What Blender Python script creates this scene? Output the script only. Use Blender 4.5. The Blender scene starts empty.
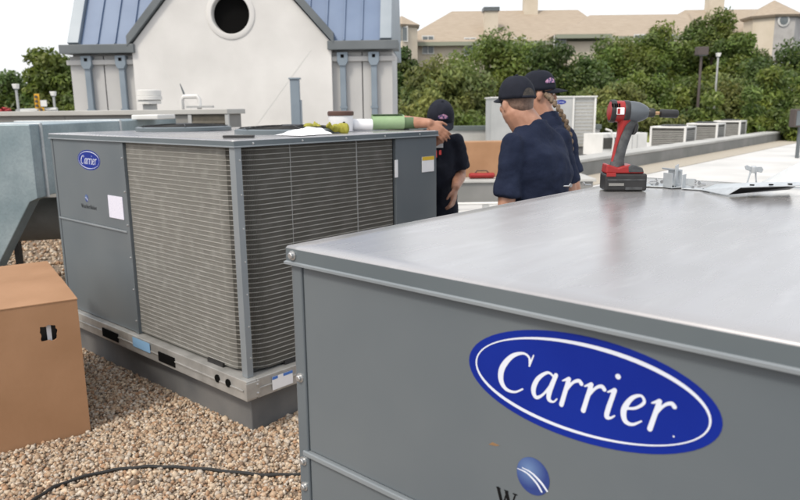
import bpy, bmesh, math, random
import numpy as np
from mathutils import Vector, Matrix, Quaternion
random.seed(7); rng = np.random.default_rng(7)
R = math.radians
scene = bpy.context.scene
col = scene.collection

# ------------------------------------------------------------------ camera
EYE = Vector((0, 0, 1.6)); FPX = 701.4; PITCH = 0.2001; ROLL = -0.0111
cam_d = bpy.data.cameras.new('camera'); cam = bpy.data.objects.new('camera', cam_d); col.objects.link(cam)
cam_d.sensor_width = 36; cam_d.lens = FPX / 800 * 36; cam_d.clip_start = 0.05; cam_d.clip_end = 2000
FW = Vector((0, math.cos(PITCH), -math.sin(PITCH))); UP0 = Vector((0, math.sin(PITCH), math.cos(PITCH))); RT0 = Vector((1, 0, 0))
RT = math.cos(ROLL) * RT0 + math.sin(ROLL) * UP0; UP = -math.sin(ROLL) * RT0 + math.cos(ROLL) * UP0
m3 = Matrix((RT, UP, -FW)).transposed(); cam.matrix_world = Matrix.Translation(EYE) @ m3.to_4x4()
cam_d.dof.use_dof = True; cam_d.dof.focus_distance = 1.9; cam_d.dof.aperture_fstop = 6.8
scene.camera = cam

# ------------------------------------------------------------------ sky and sun
SUN_EL, SUN_AZ = 52, -142          # azimuth from +Y towards +X: behind the camera, to its left
world = bpy.data.worlds.new('World'); scene.world = world; world.use_nodes = True
wn = world.node_tree; wn.nodes.clear()
wo = wn.nodes.new('ShaderNodeOutputWorld'); bg = wn.nodes.new('ShaderNodeBackground')
sky = wn.nodes.new('ShaderNodeTexSky'); sky.sky_type = 'NISHITA'; sky.sun_disc = False
sky.sun_elevation = R(SUN_EL); sky.sun_rotation = R(SUN_AZ); sky.air_density = 1.0; sky.dust_density = 6.0; sky.ozone_density = 1.0
mixw = wn.nodes.new('ShaderNodeMixRGB'); mixw.inputs[0].default_value = 0.66; mixw.inputs[2].default_value = (8.6, 8.75, 8.9, 1)   # the thin white cloud deck
wn.links.new(sky.outputs[0], mixw.inputs[1]); wn.links.new(mixw.outputs[0], bg.inputs[0]); bg.inputs[1].default_value = 0.113
wn.links.new(bg.outputs[0], wo.inputs[0])
sun_d = bpy.data.lights.new('sun', 'SUN'); sun_d.energy = 1.5; sun_d.angle = R(10); sun_d.color = (1, 0.92, 0.80)
sun = bpy.data.objects.new('sun', sun_d); col.objects.link(sun)
sdir = Vector((math.sin(R(SUN_AZ)) * math.cos(R(SUN_EL)), math.cos(R(SUN_AZ)) * math.cos(R(SUN_EL)), math.sin(R(SUN_EL))))
sun.rotation_euler = (-sdir).to_track_quat('-Z', 'Y').to_euler(); sun.location = (0, 0, 30)
vs = scene.view_settings; vs.view_transform = 'Standard'; vs.look = 'None'; vs.exposure = 0.63; vs.gamma = 1; vs.use_curve_mapping = False
scene.cycles.use_denoising = True; scene.cycles.max_bounces = 8; scene.cycles.transparent_max_bounces = 6

# ------------------------------------------------------------------ pixel -> place
def ray(px, py): return FW + RT * ((px - 400) / FPX) + UP * ((250 - py) / FPX)
def onz(px, py, z): d = ray(px, py); return EYE + d * ((z - EYE.z) / d.z)
def onY(px, py, Y): d = ray(px, py); return EYE + d * (Y / d.y)
def onplane(px, py, P, n): d = ray(px, py); return EYE + d * ((Vector(P) - EYE).dot(n) / d.dot(n))

# ------------------------------------------------------------------ materials
MATS = {}
def mat(name, c, rough=0.6, metal=0.0, c2=None, scale=6.0, bump=0.0, bscale=60.0, detail=4, spec=0.5, stretch=(1, 1, 1), attr=None, rvar=0.0, trans=0.0, sheen=0.0, ramp=(0.35, 0.65)):
    m = bpy.data.materials.new(name); m.use_nodes = True; nt = m.node_tree; b = nt.nodes['Principled BSDF']
    b.inputs['Roughness'].default_value = rough; b.inputs['Metallic'].default_value = metal; b.inputs['Specular IOR Level'].default_value = spec
    tc = nt.nodes.new('ShaderNodeTexCoord'); mp = nt.nodes.new('ShaderNodeMapping'); mp.inputs['Scale'].default_value = stretch
    nt.links.new(tc.outputs['Object'], mp.inputs[0])
    n = nt.nodes.new('ShaderNodeTexNoise'); n.inputs['Scale'].default_value = scale; n.inputs['Detail'].default_value = detail; nt.links.new(mp.outputs[0], n.inputs['Vector'])
    rp = nt.nodes.new('ShaderNodeValToRGB'); rp.color_ramp.elements[0].position, rp.color_ramp.elements[1].position = ramp
    rp.color_ramp.elements[0].color = (*c, 1); rp.color_ramp.elements[1].color = (*(c2 or c), 1)
    nt.links.new(n.outputs['Fac'], rp.inputs[0]); out = rp.outputs[0]
    if attr:
        at = nt.nodes.new('ShaderNodeAttribute'); at.attribute_name = attr
        mx = nt.nodes.new('ShaderNodeMixRGB'); mx.blend_type = 'MULTIPLY'; mx.inputs[0].default_value = 1
        nt.links.new(out, mx.inputs[1]); nt.links.new(at.outputs['Color'], mx.inputs[2]); out = mx.outputs[0]
    nt.links.new(out, b.inputs['Base Color'])
    if rvar:
        mr = nt.nodes.new('ShaderNodeMapRange'); mr.inputs[3].default_value = rough - rvar; mr.inputs[4].default_value = rough + rvar
        nt.links.new(n.outputs['Fac'], mr.inputs[0]); nt.links.new(mr.outputs[0], b.inputs['Roughness'])
    if bump:
        n2 = nt.nodes.new('ShaderNodeTexNoise'); n2.inputs['Scale'].default_value = bscale; n2.inputs['Detail'].default_value = 3; nt.links.new(mp.outputs[0], n2.inputs['Vector'])
        bp = nt.nodes.new('ShaderNodeBump'); bp.inputs['Strength'].default_value = bump; bp.inputs['Distance'].default_value = 0.01
        nt.links.new(n2.outputs['Fac'], bp.inputs['Height']); nt.links.new(bp.outputs[0], b.inputs['Normal'])
    if sheen: b.inputs['Sheen Weight'].default_value = sheen
    if trans:
        tr = nt.nodes.new('ShaderNodeBsdfTranslucent'); ms = nt.nodes.new('ShaderNodeMixShader'); ms.inputs[0].default_value = trans
        nt.links.new(out, tr.inputs[0]); nt.links.new(b.outputs[0], ms.inputs[1]); nt.links.new(tr.outputs[0], ms.inputs[2])
        nt.links.new(ms.outputs[0], nt.nodes['Material Output'].inputs[0])
    MATS[name] = m; return m

def galv(name, c, c2, rough, metal):          # zinc spangle
    m = mat(name, c, rough, metal, c2, 3.0, 0.05, 8, rvar=0.08)
    nt = m.node_tree; b = nt.nodes['Principled BSDF']
    v = nt.nodes.new('ShaderNodeTexVoronoi'); v.inputs['Scale'].default_value = 70
    tc = [n for n in nt.nodes if n.type == 'TEX_COORD'][0]; nt.links.new(tc.outputs['Object'], v.inputs['Vector'])
    src = b.inputs['Base Color'].links[0].from_socket
    hs = nt.nodes.new('ShaderNodeSeparateColor'); nt.links.new(v.outputs['Color'], hs.inputs[0])
    mr = nt.nodes.new('ShaderNodeMapRange'); mr.inputs[3].default_value = 0.93; mr.inputs[4].default_value = 1.06; nt.links.new(hs.outputs[0], mr.inputs[0])
    mx = nt.nodes.new('ShaderNodeMixRGB'); mx.blend_type = 'MULTIPLY'; mx.inputs[0].default_value = 1
    nt.links.new(src, mx.inputs[1]); nt.links.new(mr.outputs[0], mx.inputs[2]); nt.links.new(mx.outputs[0], b.inputs['Base Color'])
    return m

mat('unit_paint', (0.100, 0.120, 0.137), 0.34, 0.0, (0.124, 0.143, 0.157), 2.2, 0.05, 4, rvar=0.09, detail=7, ramp=(.3, .7))
mat('unit_edge', (0.104, 0.128, 0.144), 0.30, 0.1, (0.122, 0.146, 0.162), 3)
mat('unit_post', (0.20, 0.225, 0.245), 0.36, 0.1, (0.23, 0.255, 0.275), 3)
mat('screw_zinc', (0.45, 0.46, 0.47), 0.35, 0.8, (0.55, 0.55, 0.55), 20)
galv('galvanised', (0.42, 0.45, 0.47), (0.55, 0.58, 0.6), 0.42, 0.55)
galv('duct_zinc', (0.19, 0.255, 0.285), (0.28, 0.345, 0.375), 0.42, 0.35)
mat('rail_zinc', (0.46, 0.46, 0.45), 0.34, 0.4, (0.33, 0.33, 0.32), 9, 0.05, 20, rvar=0.1)
mat('coil_core', (0.035, 0.035, 0.032), 0.7, 0.0, (0.06, 0.058, 0.052), 9)
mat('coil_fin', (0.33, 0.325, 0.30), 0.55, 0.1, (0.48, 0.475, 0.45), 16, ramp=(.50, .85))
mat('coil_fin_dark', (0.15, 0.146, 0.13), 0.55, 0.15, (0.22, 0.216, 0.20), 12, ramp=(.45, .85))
mat('coil_row', (0.30, 0.298, 0.28), 0.5, 0.2, (0.36, 0.358, 0.34), 5)
mat('black_plastic', (0.012, 0.012, 0.013), 0.42, 0, (0.02, 0.02, 0.021), 30, 0.05, 120)
mat('black_gap', (0.003, 0.003, 0.003), 0.9, spec=.1)
mat('logo_blue', (0.003, 0.016, 0.21), 0.28, 0, (0.004, 0.021, 0.245), 4, spec=.25)
mat('logo_white', (0.60, 0.64, 0.74), 0.35, 0, (0.64, 0.68, 0.77), 5)
mat('print_black', (0.006, 0.006, 0.007), 0.6, spec=.1)
mat('paper_white', (0.72, 0.73, 0.76), 0.6, 0, (0.8, 0.8, 0.82), 10)
mat('paper_lilac', (0.55, 0.56, 0.68), 0.6, 0, (0.70, 0.70, 0.80), 60, stretch=(1, 1, 6))
mat('label_yellow', (0.62, 0.42, 0.03), 0.5); mat('label_blue', (0.05, 0.16, 0.5), 0.5); mat('label_pale_blue', (0.22, 0.40, 0.62), 0.5)
mat('curb_grey', (0.10, 0.105, 0.11), 0.7, 0, (0.15, 0.15, 0.15), 3.5, 0.15, 25)
mat('cardboard', (0.30, 0.163, 0.083), 0.8, 0, (0.35, 0.195, 0.105), 3.0, 0.08, 50, detail=6)
mat('cardboard_edge', (0.50, 0.33, 0.20), 0.85)
mat('gravel_bed', (0.13, 0.10, 0.075), 0.9, 0, (0.28, 0.22, 0.165), 90, 0.9, 90)
mat('stone', (0.62, 0.57, 0.52), 0.75, 0, (0.78, 0.73, 0.68), 60, attr='tint')
mat('membrane', (0.46, 0.46, 0.45), 0.7, 0, (0.58, 0.575, 0.565), 0.6, 0.1, 10)
mat('beige_gravel', (0.32, 0.29, 0.235), 0.9, 0, (0.42, 0.38, 0.32), 40, 0.4, 60)
mat('stucco', (0.52, 0.515, 0.505), 0.85, 0, (0.60, 0.595, 0.585), 1.1, 0.22, 45, detail=8)
mat('stucco_shaded', (0.39, 0.39, 0.39), 0.85, 0, (0.45, 0.45, 0.445), 0.9, 0.15, 60)  # white stucco with the shade of the recessed bays mixed into its colour
mat('trim_grey', (0.10, 0.115, 0.125), 0.5, 0.1, (0.125, 0.14, 0.15), 2)
mat('roof_blue', (0.105, 0.155, 0.255), 0.5, 0.0, (0.135, 0.19, 0.295), 1.2, spec=.35)
mat('rake_grey', (0.21, 0.25, 0.29), 0.5, 0.1, (0.25, 0.29, 0.33), 1.5)
mat('downspout', (0.17, 0.21, 0.25), 0.45, 0.2, (0.20, 0.245, 0.29), 2)
mat('joint_line', (0.55, 0.55, 0.54), 0.9)
mat('white_paint', (0.58, 0.58, 0.565), 0.5, 0, (0.66, 0.66, 0.645), 2)
mat('pale_grey_metal', (0.33, 0.34, 0.34), 0.5, 0.1, (0.40, 0.41, 0.41), 1.5)
mat('mid_grey', (0.16, 0.16, 0.155), 0.6, 0, (0.22, 0.22, 0.21), 1.2, 0.1, 20)
mat('louvre_brown', (0.05, 0.045, 0.035), 0.7, 0, (0.10, 0.09, 0.07), 6)
mat('dark_pipe', (0.22, 0.215, 0.20), 0.6, 0.1, (0.31, 0.305, 0.29), 4, 0.2, 15)
mat('parapet_grey', (0.15, 0.155, 0.15), 0.6, 0, (0.20, 0.20, 0.195), 1.3, 0.1, 20)
mat('coping_light', (0.36, 0.36, 0.345), 0.6, 0, (0.44, 0.44, 0.425), 1)
mat('coping_dark', (0.08, 0.10, 0.10), 0.5, 0, (0.11, 0.13, 0.13), 1)
mat('red_plastic', (0.25, 0.010, 0.010), 0.36, 0, (0.32, 0.017, 0.016), 10)
mat('rubber_grey', (0.022, 0.024, 0.027), 0.6, 0, (0.07, 0.075, 0.08), 40, 0.1, 150)
mat('nose_metal', (0.10, 0.112, 0.125), 0.38, 0.5, (0.13, 0.145, 0.16), 8)
mat('dark_steel', (0.035, 0.035, 0.037), 0.4, 0.7, (0.06, 0.06, 0.06), 25)
mat('brass', (0.50, 0.32, 0.18), 0.4, 0.8)
mat('skin', (0.33, 0.165, 0.105), 0.5, 0, (0.42, 0.225, 0.155), 22, 0.05, 90)
mat('skin_dark', (0.29, 0.14, 0.088), 0.5, 0, (0.37, 0.19, 0.125), 22, 0.05, 90)
mat('navy_cloth', (0.0075, 0.012, 0.030), 0.9, 0, (0.013, 0.019, 0.042), 9, 0.4, 40, spec=.2)
mat('black_cloth', (0.0065, 0.0085, 0.016), 0.9, 0, (0.011, 0.0135, 0.023), 9, 0.4, 40, spec=.2)
mat('cap_navy', (0.006, 0.008, 0.015), 0.85, 0, (0.010, 0.012, 0.021), 20, 0.1, 200, spec=.25)
mat('hair_dark', (0.02, 0.016, 0.013), 0.6, 0, (0.05, 0.04, 0.032), 60, 0.4, 150)
mat('hair_brown', (0.06, 0.04, 0.025), 0.6, 0, (0.16, 0.11, 0.068), 60, 0.5, 90)
mat('eye_white', (0.6, 0.58, 0.55), 0.3); mat('patch_red', (0.5, 0.05, 0.05), 0.7); mat('patch_mauve', (0.03, 0.03, 0.10), 0.7, 0, (0.42, 0.22, 0.34), 60, ramp=(.46, .54))
mat('boot', (0.05, 0.03, 0.02), 0.6, 0, (0.08, 0.05, 0.03), 20)
mat('leaf_mid', (0.100, 0.148, 0.028), 0.5, 0, (0.140, 0.188, 0.044), 0.5, attr='tint', trans=0.45)
mat('leaf_dark', (0.060, 0.098, 0.022), 0.5, 0, (0.088, 0.130, 0.032), 0.5, attr='tint', trans=0.40)
mat('leaf_olive', (0.140, 0.175, 0.048), 0.55, 0, (0.175, 0.205, 0.066), 0.5, attr='tint', trans=0.45)
mat('leaf_red', (0.24, 0.03, 0.04), 0.6, 0, (0.30, 0.05, 0.06), 0.5, attr='tint', trans=0.25)
mat('bark', (0.09, 0.07, 0.05), 0.9, 0, (0.14, 0.11, 0.08), 12, 0.5, 30)
mat('roof_tan', (0.29, 0.238, 0.182), 0.85, 0, (0.345, 0.288, 0.225), 5, 0.2, 12, stretch=(.3, 1, 3))
mat('wall_cream', (0.50, 0.44, 0.35), 0.85, 0, (0.56, 0.50, 0.41), 0.8)
mat('wall_cream_shaded', (0.36, 0.35, 0.34), 0.85, 0, (0.42, 0.41, 0.40), 2)
mat('fascia_green', (0.25, 0.27, 0.21), 0.7)
mat('glass_dark', (0.10, 0.12, 0.13), 0.15, 0, (0.16, 0.18, 0.19), 1)
mat('asphalt', (0.045, 0.045, 0.047), 0.9, 0, (0.065, 0.065, 0.066), 0.3)
mat('signal_yellow', (0.62, 0.33, 0.02), 0.5); mat('lamp_brown', (0.07, 0.055, 0.05), 0.5)
mat('glove_yellow', (0.24, 0.225, 0.02), 0.7, 0, (0.34, 0.32, 0.045), 30, 0.3, 60)
mat('roll_green', (0.20, 0.32, 0.16), 0.6, 0, (0.27, 0.39, 0.22), 8); mat('roll_green_dark', (0.06, 0.10, 0.05), 0.6, 0, (0.09, 0.15, 0.07), 8)
mat('lid_brown', (0.09, 0.045, 0.035), 0.5)
mat('cable', (0.012, 0.012, 0.012), 0.5)

# near unit's top sheet: painted galvanised lid with wipe marks and scratches
def top_sheet():
    m = mat('top_sheet', (0.36, 0.355, 0.362), 0.30, 0.55, (0.45, 0.445, 0.45), 1.3, 0.0)
    nt = m.node_tree; b = nt.nodes['Principled BSDF']; tc = [n for n in nt.nodes if n.type == 'TEX_COORD'][0]
    def nz(scale, st, rot=0):
        mp = nt.nodes.new('ShaderNodeMapping'); mp.inputs['Scale'].default_value = st; mp.inputs['Rotation'].default_value = (0, 0, rot); nt.links.new(tc.outputs['Object'], mp.inputs[0])
        n = nt.nodes.new('ShaderNodeTexNoise'); n.inputs['Scale'].default_value = scale; n.inputs['Detail'].default_value = 5; nt.links.new(mp.outputs[0], n.inputs[0]); return n.outputs['Fac']
    a = nz(5, (1, 5, 1), 0.5); c = nz(1.7, (1, 1, 1)); s = nz(7, (1, 5, 1), 0.9)
    ad = nt.nodes.new('ShaderNodeMath'); ad.operation = 'ADD'; nt.links.new(a, ad.inputs[0]); nt.links.new(c, ad.inputs[1])
    mr = nt.nodes.new('ShaderNodeMapRange'); mr.inputs[1].default_value = 0.7; mr.inputs[2].default_value = 1.3; mr.inputs[3].default_value = 0.20; mr.inputs[4].default_value = 0.32
    nt.links.new(ad.outputs[0], mr.inputs[0]); nt.links.new(mr.outputs[0], b.inputs['Roughness'])
    rp = nt.nodes.new('ShaderNodeValToRGB'); rp.color_ramp.elements[0].position = 0.56; rp.color_ramp.elements[1].position = 0.80
    rp.color_ramp.elements[0].color = (0, 0, 0, 1); rp.color_ramp.elements[1].color = (0.16, 0.16, 0.16, 1); nt.links.new(s, rp.inputs[0])
    src = b.inputs['Base Color'].links[0].from_socket
    mx = nt.nodes.new('ShaderNodeMixRGB'); mx.inputs[2].default_value = (0.78, 0.78, 0.78, 1); nt.links.new(rp.outputs[0], mx.inputs[0]); nt.links.new(src, mx.inputs[1]); nt.links.new(mx.outputs[0], b.inputs['Base Color'])
    bp = nt.nodes.new('ShaderNodeBump'); bp.inputs['Strength'].default_value = 0.05; bp.inputs['Distance'].default_value = 0.05; nt.links.new(c, bp.inputs['Height']); nt.links.new(bp.outputs[0], b.inputs['Normal'])
top_sheet()

# ------------------------------------------------------------------ mesh helpers
class MB:
    def __init__(s): s.v = []; s.f = []
    def add(s, v, f): o = len(s.v); s.v += [Vector(p) for p in v]; s.f += [[o + i for i in q] for q in f]; return s
    def box(s, a, b):
        (x0, y0, z0), (x1, y1, z1) = a, b
        x0, x1 = min(x0, x1), max(x0, x1); y0, y1 = min(y0, y1), max(y0, y1); z0, z1 = min(z0, z1), max(z0, z1)
        return s.add([(x0, y0, z0), (x1, y0, z0), (x1, y1, z0), (x0, y1, z0), (x0, y0, z1), (x1, y0, z1), (x1, y1, z1), (x0, y1, z1)],
                     [(0, 3, 2, 1), (4, 5, 6, 7), (0, 1, 5, 4), (1, 2, 6, 5), (2, 3, 7, 6), (3, 0, 4, 7)])
    def prism(s, poly, d):           # closed 3-D polygon swept by vector d
        n = len(poly); d = Vector(d); v = [Vector(p) for p in poly] + [Vector(p) + d for p in poly]
        return s.add(v, [list(range(n))[::-1], list(range(n, 2 * n))] + [(i, (i + 1) % n, n + (i + 1) % n, n + i) for i in range(n)])
    def tube(s, pts, r, n=8, cap=True):
        pts = [Vector(p) for p in pts]; rs = r if isinstance(r, (list, tuple)) else [r] * len(pts); o = len(s.v)
        t = (pts[1] - pts[0]).normalized(); x = t.orthogonal().normalized()
        for i, p in enumerate(pts):
            t = (pts[min(i + 1, len(pts) - 1)] - pts[max(i - 1, 0)]).normalized()
            x = (x - t * x.dot(t)).normalized(); y = t.cross(x)
            for k in range(n): a = 2 * math.pi * k / n; s.v.append(p + rs[i] * (math.cos(a) * x + math.sin(a) * y))
        for i in range(len(pts) - 1):
            for k in range(n): k2 = (k + 1) % n; s.f.append([o + i * n + k, o + i * n + k2, o + (i + 1) * n + k2, o + (i + 1) * n + k])
        if cap: s.f.append([o + k for k in range(n)][::-1]); s.f.append([o + (len(pts) - 1) * n + k for k in range(n)])
        return s
    def lathe(s, prof, c=(0, 0, 0), ax=(0, 0, 1), n=16, sx=1.0):   # prof: (r, h) along ax
        ax = Vector(ax).normalized(); x = ax.orthogonal().normalized(); y = ax.cross(x); c = Vector(c); o = len(s.v)
        for r, h in prof:
            for k in range(n): a = 2 * math.pi * k / n; s.v.append(c + ax * h + r * (math.cos(a) * x * sx + math.sin(a) * y))
        for i in range(len(prof) - 1):
            for k in range(n): k2 = (k + 1) % n; s.f.append([o + i * n + k, o + i * n + k2, o + (i + 1) * n + k2, o + (i + 1) * n + k])
        s.f.append([o + k for k in range(n)][::-1]); s.f.append([o + (len(prof) - 1) * n + k for k in range(n)]); return s
    def ell(s, c, r, n=12, rot=None):
        c = Vector(c); o = len(s.v); m = n // 2
        for i in range(1, m):
            th = math.pi * i / m
            for k in range(n):
                a = 2 * math.pi * k / n; p = Vector((r[0] * math.sin(th) * math.cos(a), r[1] * math.sin(th) * math.sin(a), r[2] * math.cos(th)))
                s.v.append(c + (rot @ p if rot else p))
        pz = Vector((0, 0, r[2])); s.v.append(c + (rot @ pz if rot else pz)); s.v.append(c - (rot @ pz if rot else pz)); T = len(s.v) - 2
        for i in range(m - 2):
            for k in range(n): k2 = (k + 1) % n; s.f.append([o + i * n + k, o + (i + 1) * n + k, o + (i + 1) * n + k2, o + i * n + k2])
        for k in range(n): k2 = (k + 1) % n; s.f.append([T, o + k, o + k2]); s.f.append([T + 1, o + (m - 2) * n + k2, o + (m - 2) * n + k])
        return s
    def loft(s, rings):              # rings: lists of points, closed
        o = len(s.v); n = len(rings[0])
        for rg in rings: s.v += [Vector(p) for p in rg]
        for i in range(len(rings) - 1):
            for k in range(n): k2 = (k + 1) % n; s.f.append([o + i * n + k, o + i * n + k2, o + (i + 1) * n + k2, o + (i + 1) * n + k])
        s.f.append([o + k for k in range(n)][::-1]); s.f.append([o + (len(rings) - 1) * n + k for k in range(n)]); return s
    def cone(s, p, r, q, r2, n=12, rounded=True):
        p, q = Vector(p), Vector(q); d = (q - p); L = d.length; t = d / L
        if rounded:
            pts, rs = [], []
            for a in (80, 50, 25): pts.append(p - t * r * math.sin(R(a))); rs.append(r * math.cos(R(a)))
            pts += [p, q]; rs += [r, r2]
            for a in (25, 50, 80): pts.append(q + t * r2 * math.sin(R(a))); rs.append(r2 * math.cos(R(a)))
            return s.tube(pts, rs, n)
        return s.tube([p, q], [r, r2], n)
    def mesh(s, name):
        me = bpy.data.meshes.new(name); me.from_pydata([tuple(p) for p in s.v], [], s.f); me.update(); return me
    def build(s, name, m, parent=None, bevel=0, smooth=False, seg=2):
        me = s.mesh(name)
        bm = bmesh.new(); bm.from_mesh(me); bmesh.ops.recalc_face_normals(bm, faces=bm.faces); bm.to_mesh(me); bm.free()
        me.materials.append(MATS[m]); o = bpy.data.objects.new(name, me); col.objects.link(o)
        if parent: o.parent = parent
        if bevel:
            b = o.modifiers.new('bevel', 'BEVEL'); b.width = bevel; b.segments = seg; b.limit_method = 'ANGLE'; b.angle_limit = R(40)
        if smooth:
            me.polygons.foreach_set('use_smooth', [True] * len(me.polygons))
            try: me.set_sharp_from_angle(angle=R(40))
            except Exception: pass
        return o

def tag(o, label=None, cat=None, group=None, kind=None):
    if label: o['label'] = label
    if cat: o['category'] = cat
    if group: o['group'] = group
    if kind: o['kind'] = kind
    return o
def thing(name, label, cat, loc=(0, 0, 0), rz=0.0, group=None):
    o = bpy.data.objects.new(name, None); o.empty_display_size = 0.1; col.objects.link(o); o.location = loc; o.rotation_euler = (0, 0, rz)
    return tag(o, label, cat, group)
def setmesh(me_o, name, m, parent=None, loc=None, rot=None):
    o = bpy.data.objects.new(name, me_o.data if hasattr(me_o, 'data') else me_o); col.objects.link(o)
    if parent: o.parent = parent
    if loc is not None: o.location = loc
    if rot is not None: o.rotation_euler = rot
    return o
def copy_tree(o, parent=None):
    c = o.copy(); col.objects.link(c); c.parent = parent
    for ch in list(o.children): copy_tree(ch, c)
    return c

# lettering: strokes of varying width -> one clean outline mesh (marching squares)
def stroke_mesh(name, strokes, cell, matname, shear=0.0, thick=0.0):
    segs = []
    for st in strokes:
        P = np.array(st, float); Q = []
        for i in range(len(P) - 1):
            p0, p1, p2, p3 = P[max(i - 1, 0)], P[i], P[i + 1], P[min(i + 2, len(P) - 1)]
            for t in np.linspace(0, 1, 9)[:-1]:
                Q.append(0.5 * ((2 * p1) + (-p0 + p2) * t + (2 * p0 - 5 * p1 + 4 * p2 - p3) * t * t + (-p0 + 3 * p1 - 3 * p2 + p3) * t ** 3))
        Q.append(P[-1]); Q = np.array(Q); Q[:, 0] += shear * Q[:, 1]; segs.append(Q)
    al = np.concatenate(segs); mx = al[:, 2].max() + 2 * cell
    x0, x1, y0, y1 = al[:, 0].min() - mx, al[:, 0].max() + mx, al[:, 1].min() - mx, al[:, 1].max() + mx
    nx, ny = int((x1 - x0) / cell) + 2, int((y1 - y0) / cell) + 2
    gx, gy = np.meshgrid(x0 + cell * np.arange(nx), y0 + cell * np.arange(ny), indexing='ij'); D = np.full(gx.shape, 9.0)
    for Q in segs:
        for a, b in zip(Q[:-1], Q[1:]):
            d = b[:2] - a[:2]; L = d @ d + 1e-12
            t = np.clip(((gx - a[0]) * d[0] + (gy - a[1]) * d[1]) / L, 0, 1)
            D = np.minimum(D, np.hypot(gx - a[0] - t * d[0], gy - a[1] - t * d[1]) - (a[2] + t * (b[2] - a[2])))
    V, F, idx = [], [], {}
    def vert(k, p):
        if k not in idx: idx[k] = len(V); V.append((p[0], p[1], thick))
        return idx[k]
    near = np.minimum.reduce([D[:-1, :-1], D[1:, :-1], D[:-1, 1:], D[1:, 1:]]) < 0
    for i, j in zip(*np.nonzero(near)):
        cs = [(i, j), (i + 1, j), (i + 1, j + 1), (i, j + 1)]; poly = []
        for k in range(4):
            a, b = cs[k], cs[(k + 1) % 4]; da, db = D[a], D[b]
            if da < 0: poly.append(vert(a, (gx[a], gy[a])))
            if (da < 0) != (db < 0):
                t = da / (da - db); e = (min(a, b), max(a, b)); poly.append(vert(e, (gx[a] + t * (gx[b] - gx[a]), gy[a] + t * (gy[b] - gy[a]))))
        if len(poly) > 2: F.append(poly)
    me = bpy.data.meshes.new(name); me.from_pydata(V, [], F); me.materials.append(MATS[matname]); return me

# voxel-fused solid from overlapping primitives
def fuse(mb, name, m, parent, voxel=0.008, smooth=3):
    me = mb.mesh(name); tmp = bpy.data.objects.new(name, me); col.objects.link(tmp)
    rm = tmp.modifiers.new('r', 'REMESH'); rm.mode = 'VOXEL'; rm.voxel_size = voxel; rm.use_smooth_shade = True
    sm = tmp.modifiers.new('s', 'SMOOTH'); sm.factor = 0.5; sm.iterations = smooth
    dg = bpy.context.evaluated_depsgraph_get(); out = bpy.data.meshes.new_from_object(tmp.evaluated_get(dg))
    bpy.data.objects.remove(tmp); bpy.data.meshes.remove(me)
    out.name = name; out.materials.clear(); out.materials.append(MATS[m]); out.polygons.foreach_set('use_smooth', [True] * len(out.polygons))
    o = bpy.data.objects.new(name, out); col.objects.link(o); o.parent = parent; return o

# ================================================================== THE SETTING
GROUND = -5.2
o = MB().box((-400, -200, GROUND - 0.5), (400, 600, GROUND)).build('ground', 'asphalt'); tag(o, kind='structure')
o = MB().box((-14, -6, GROUND + 0.004), (30, 44, 0)).build('roof_deck', 'membrane'); tag(o, kind='structure')
o = MB().box((-13.6, -5.6, 0.0), (0.75, 11.0, 0.004)).build('gravel_roof', 'gravel_bed'); tag(o, kind='structure')

AL = 0.8368
A = Vector((-math.sin(AL), math.cos(AL), 0)); B = Vector((math.cos(AL), math.sin(AL), 0))
C = Vector((-0.7514, 3.2356, 0)); N = Vector((-0.206, 1.2917, 0))
ZT, ZRT, ZRB, ZSE = 1.4633, 0.3098, 0.2059, 0.9176
LS, LE, BS, BE = 1.0701, 2.0255, 1.0991, 1.4699
def farloc(P): d = P - C; return Vector((d.dot(B), d.dot(A), P.z))
def on_left(px, py): return farloc(onplane(px, py, C, B))      # a pixel on the far unit's long face
def on_right(px, py): return farloc(onplane(px, py, C, A))     # a pixel on its end face

# ================================================================== LETTERING
GLYPH = {
 'C': (1.32, [[(1.14, 1.12, .045), (1.06, 1.36, .05), (.80, 1.44, .055), (.42, 1.24, .10), (.15, .78, .135), (.17, .34, .13), (.42, .05, .085), (.78, .02, .05), (1.06, .20, .035)], [(1.22, 1.46, .03), (1.14, 1.06, .04)]]),
 'a': (1.06, [[(.78, .88, .05), (.52, .99, .055), (.22, .70, .095), (.13, .30, .11), (.28, .04, .08), (.52, .22, .05), (.74, .66, .05)], [(.82, .97, .09), (.72, .42, .11), (.74, .10, .09), (.92, .05, .04), (1.02, .18, .03)]]),
 'r': (.76, [[(.02, .84, .03), (.20, .95, .07)], [(.22, .95, .09), (.15, .03, .10)], [(.18, .45, .04), (.36, .84, .055), (.55, .97, .075), (.66, .89, .085)]]),
 'i': (.50, [[(.02, .84, .03), (.20, .95, .07)], [(.22, .95, .09), (.15, .12, .10), (.27, .03, .055), (.40, .14, .03)], [(.22, 1.40, .11), (.221, 1.401, .11)]]),
 'e': (.86, [[(.14, .46, .05), (.46, .56, .055), (.66, .80, .06), (.52, .98, .05), (.27, .82, .085), (.13, .42, .115), (.24, .08, .10), (.48, .02, .06), (.72, .20, .03)]]),
}
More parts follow.
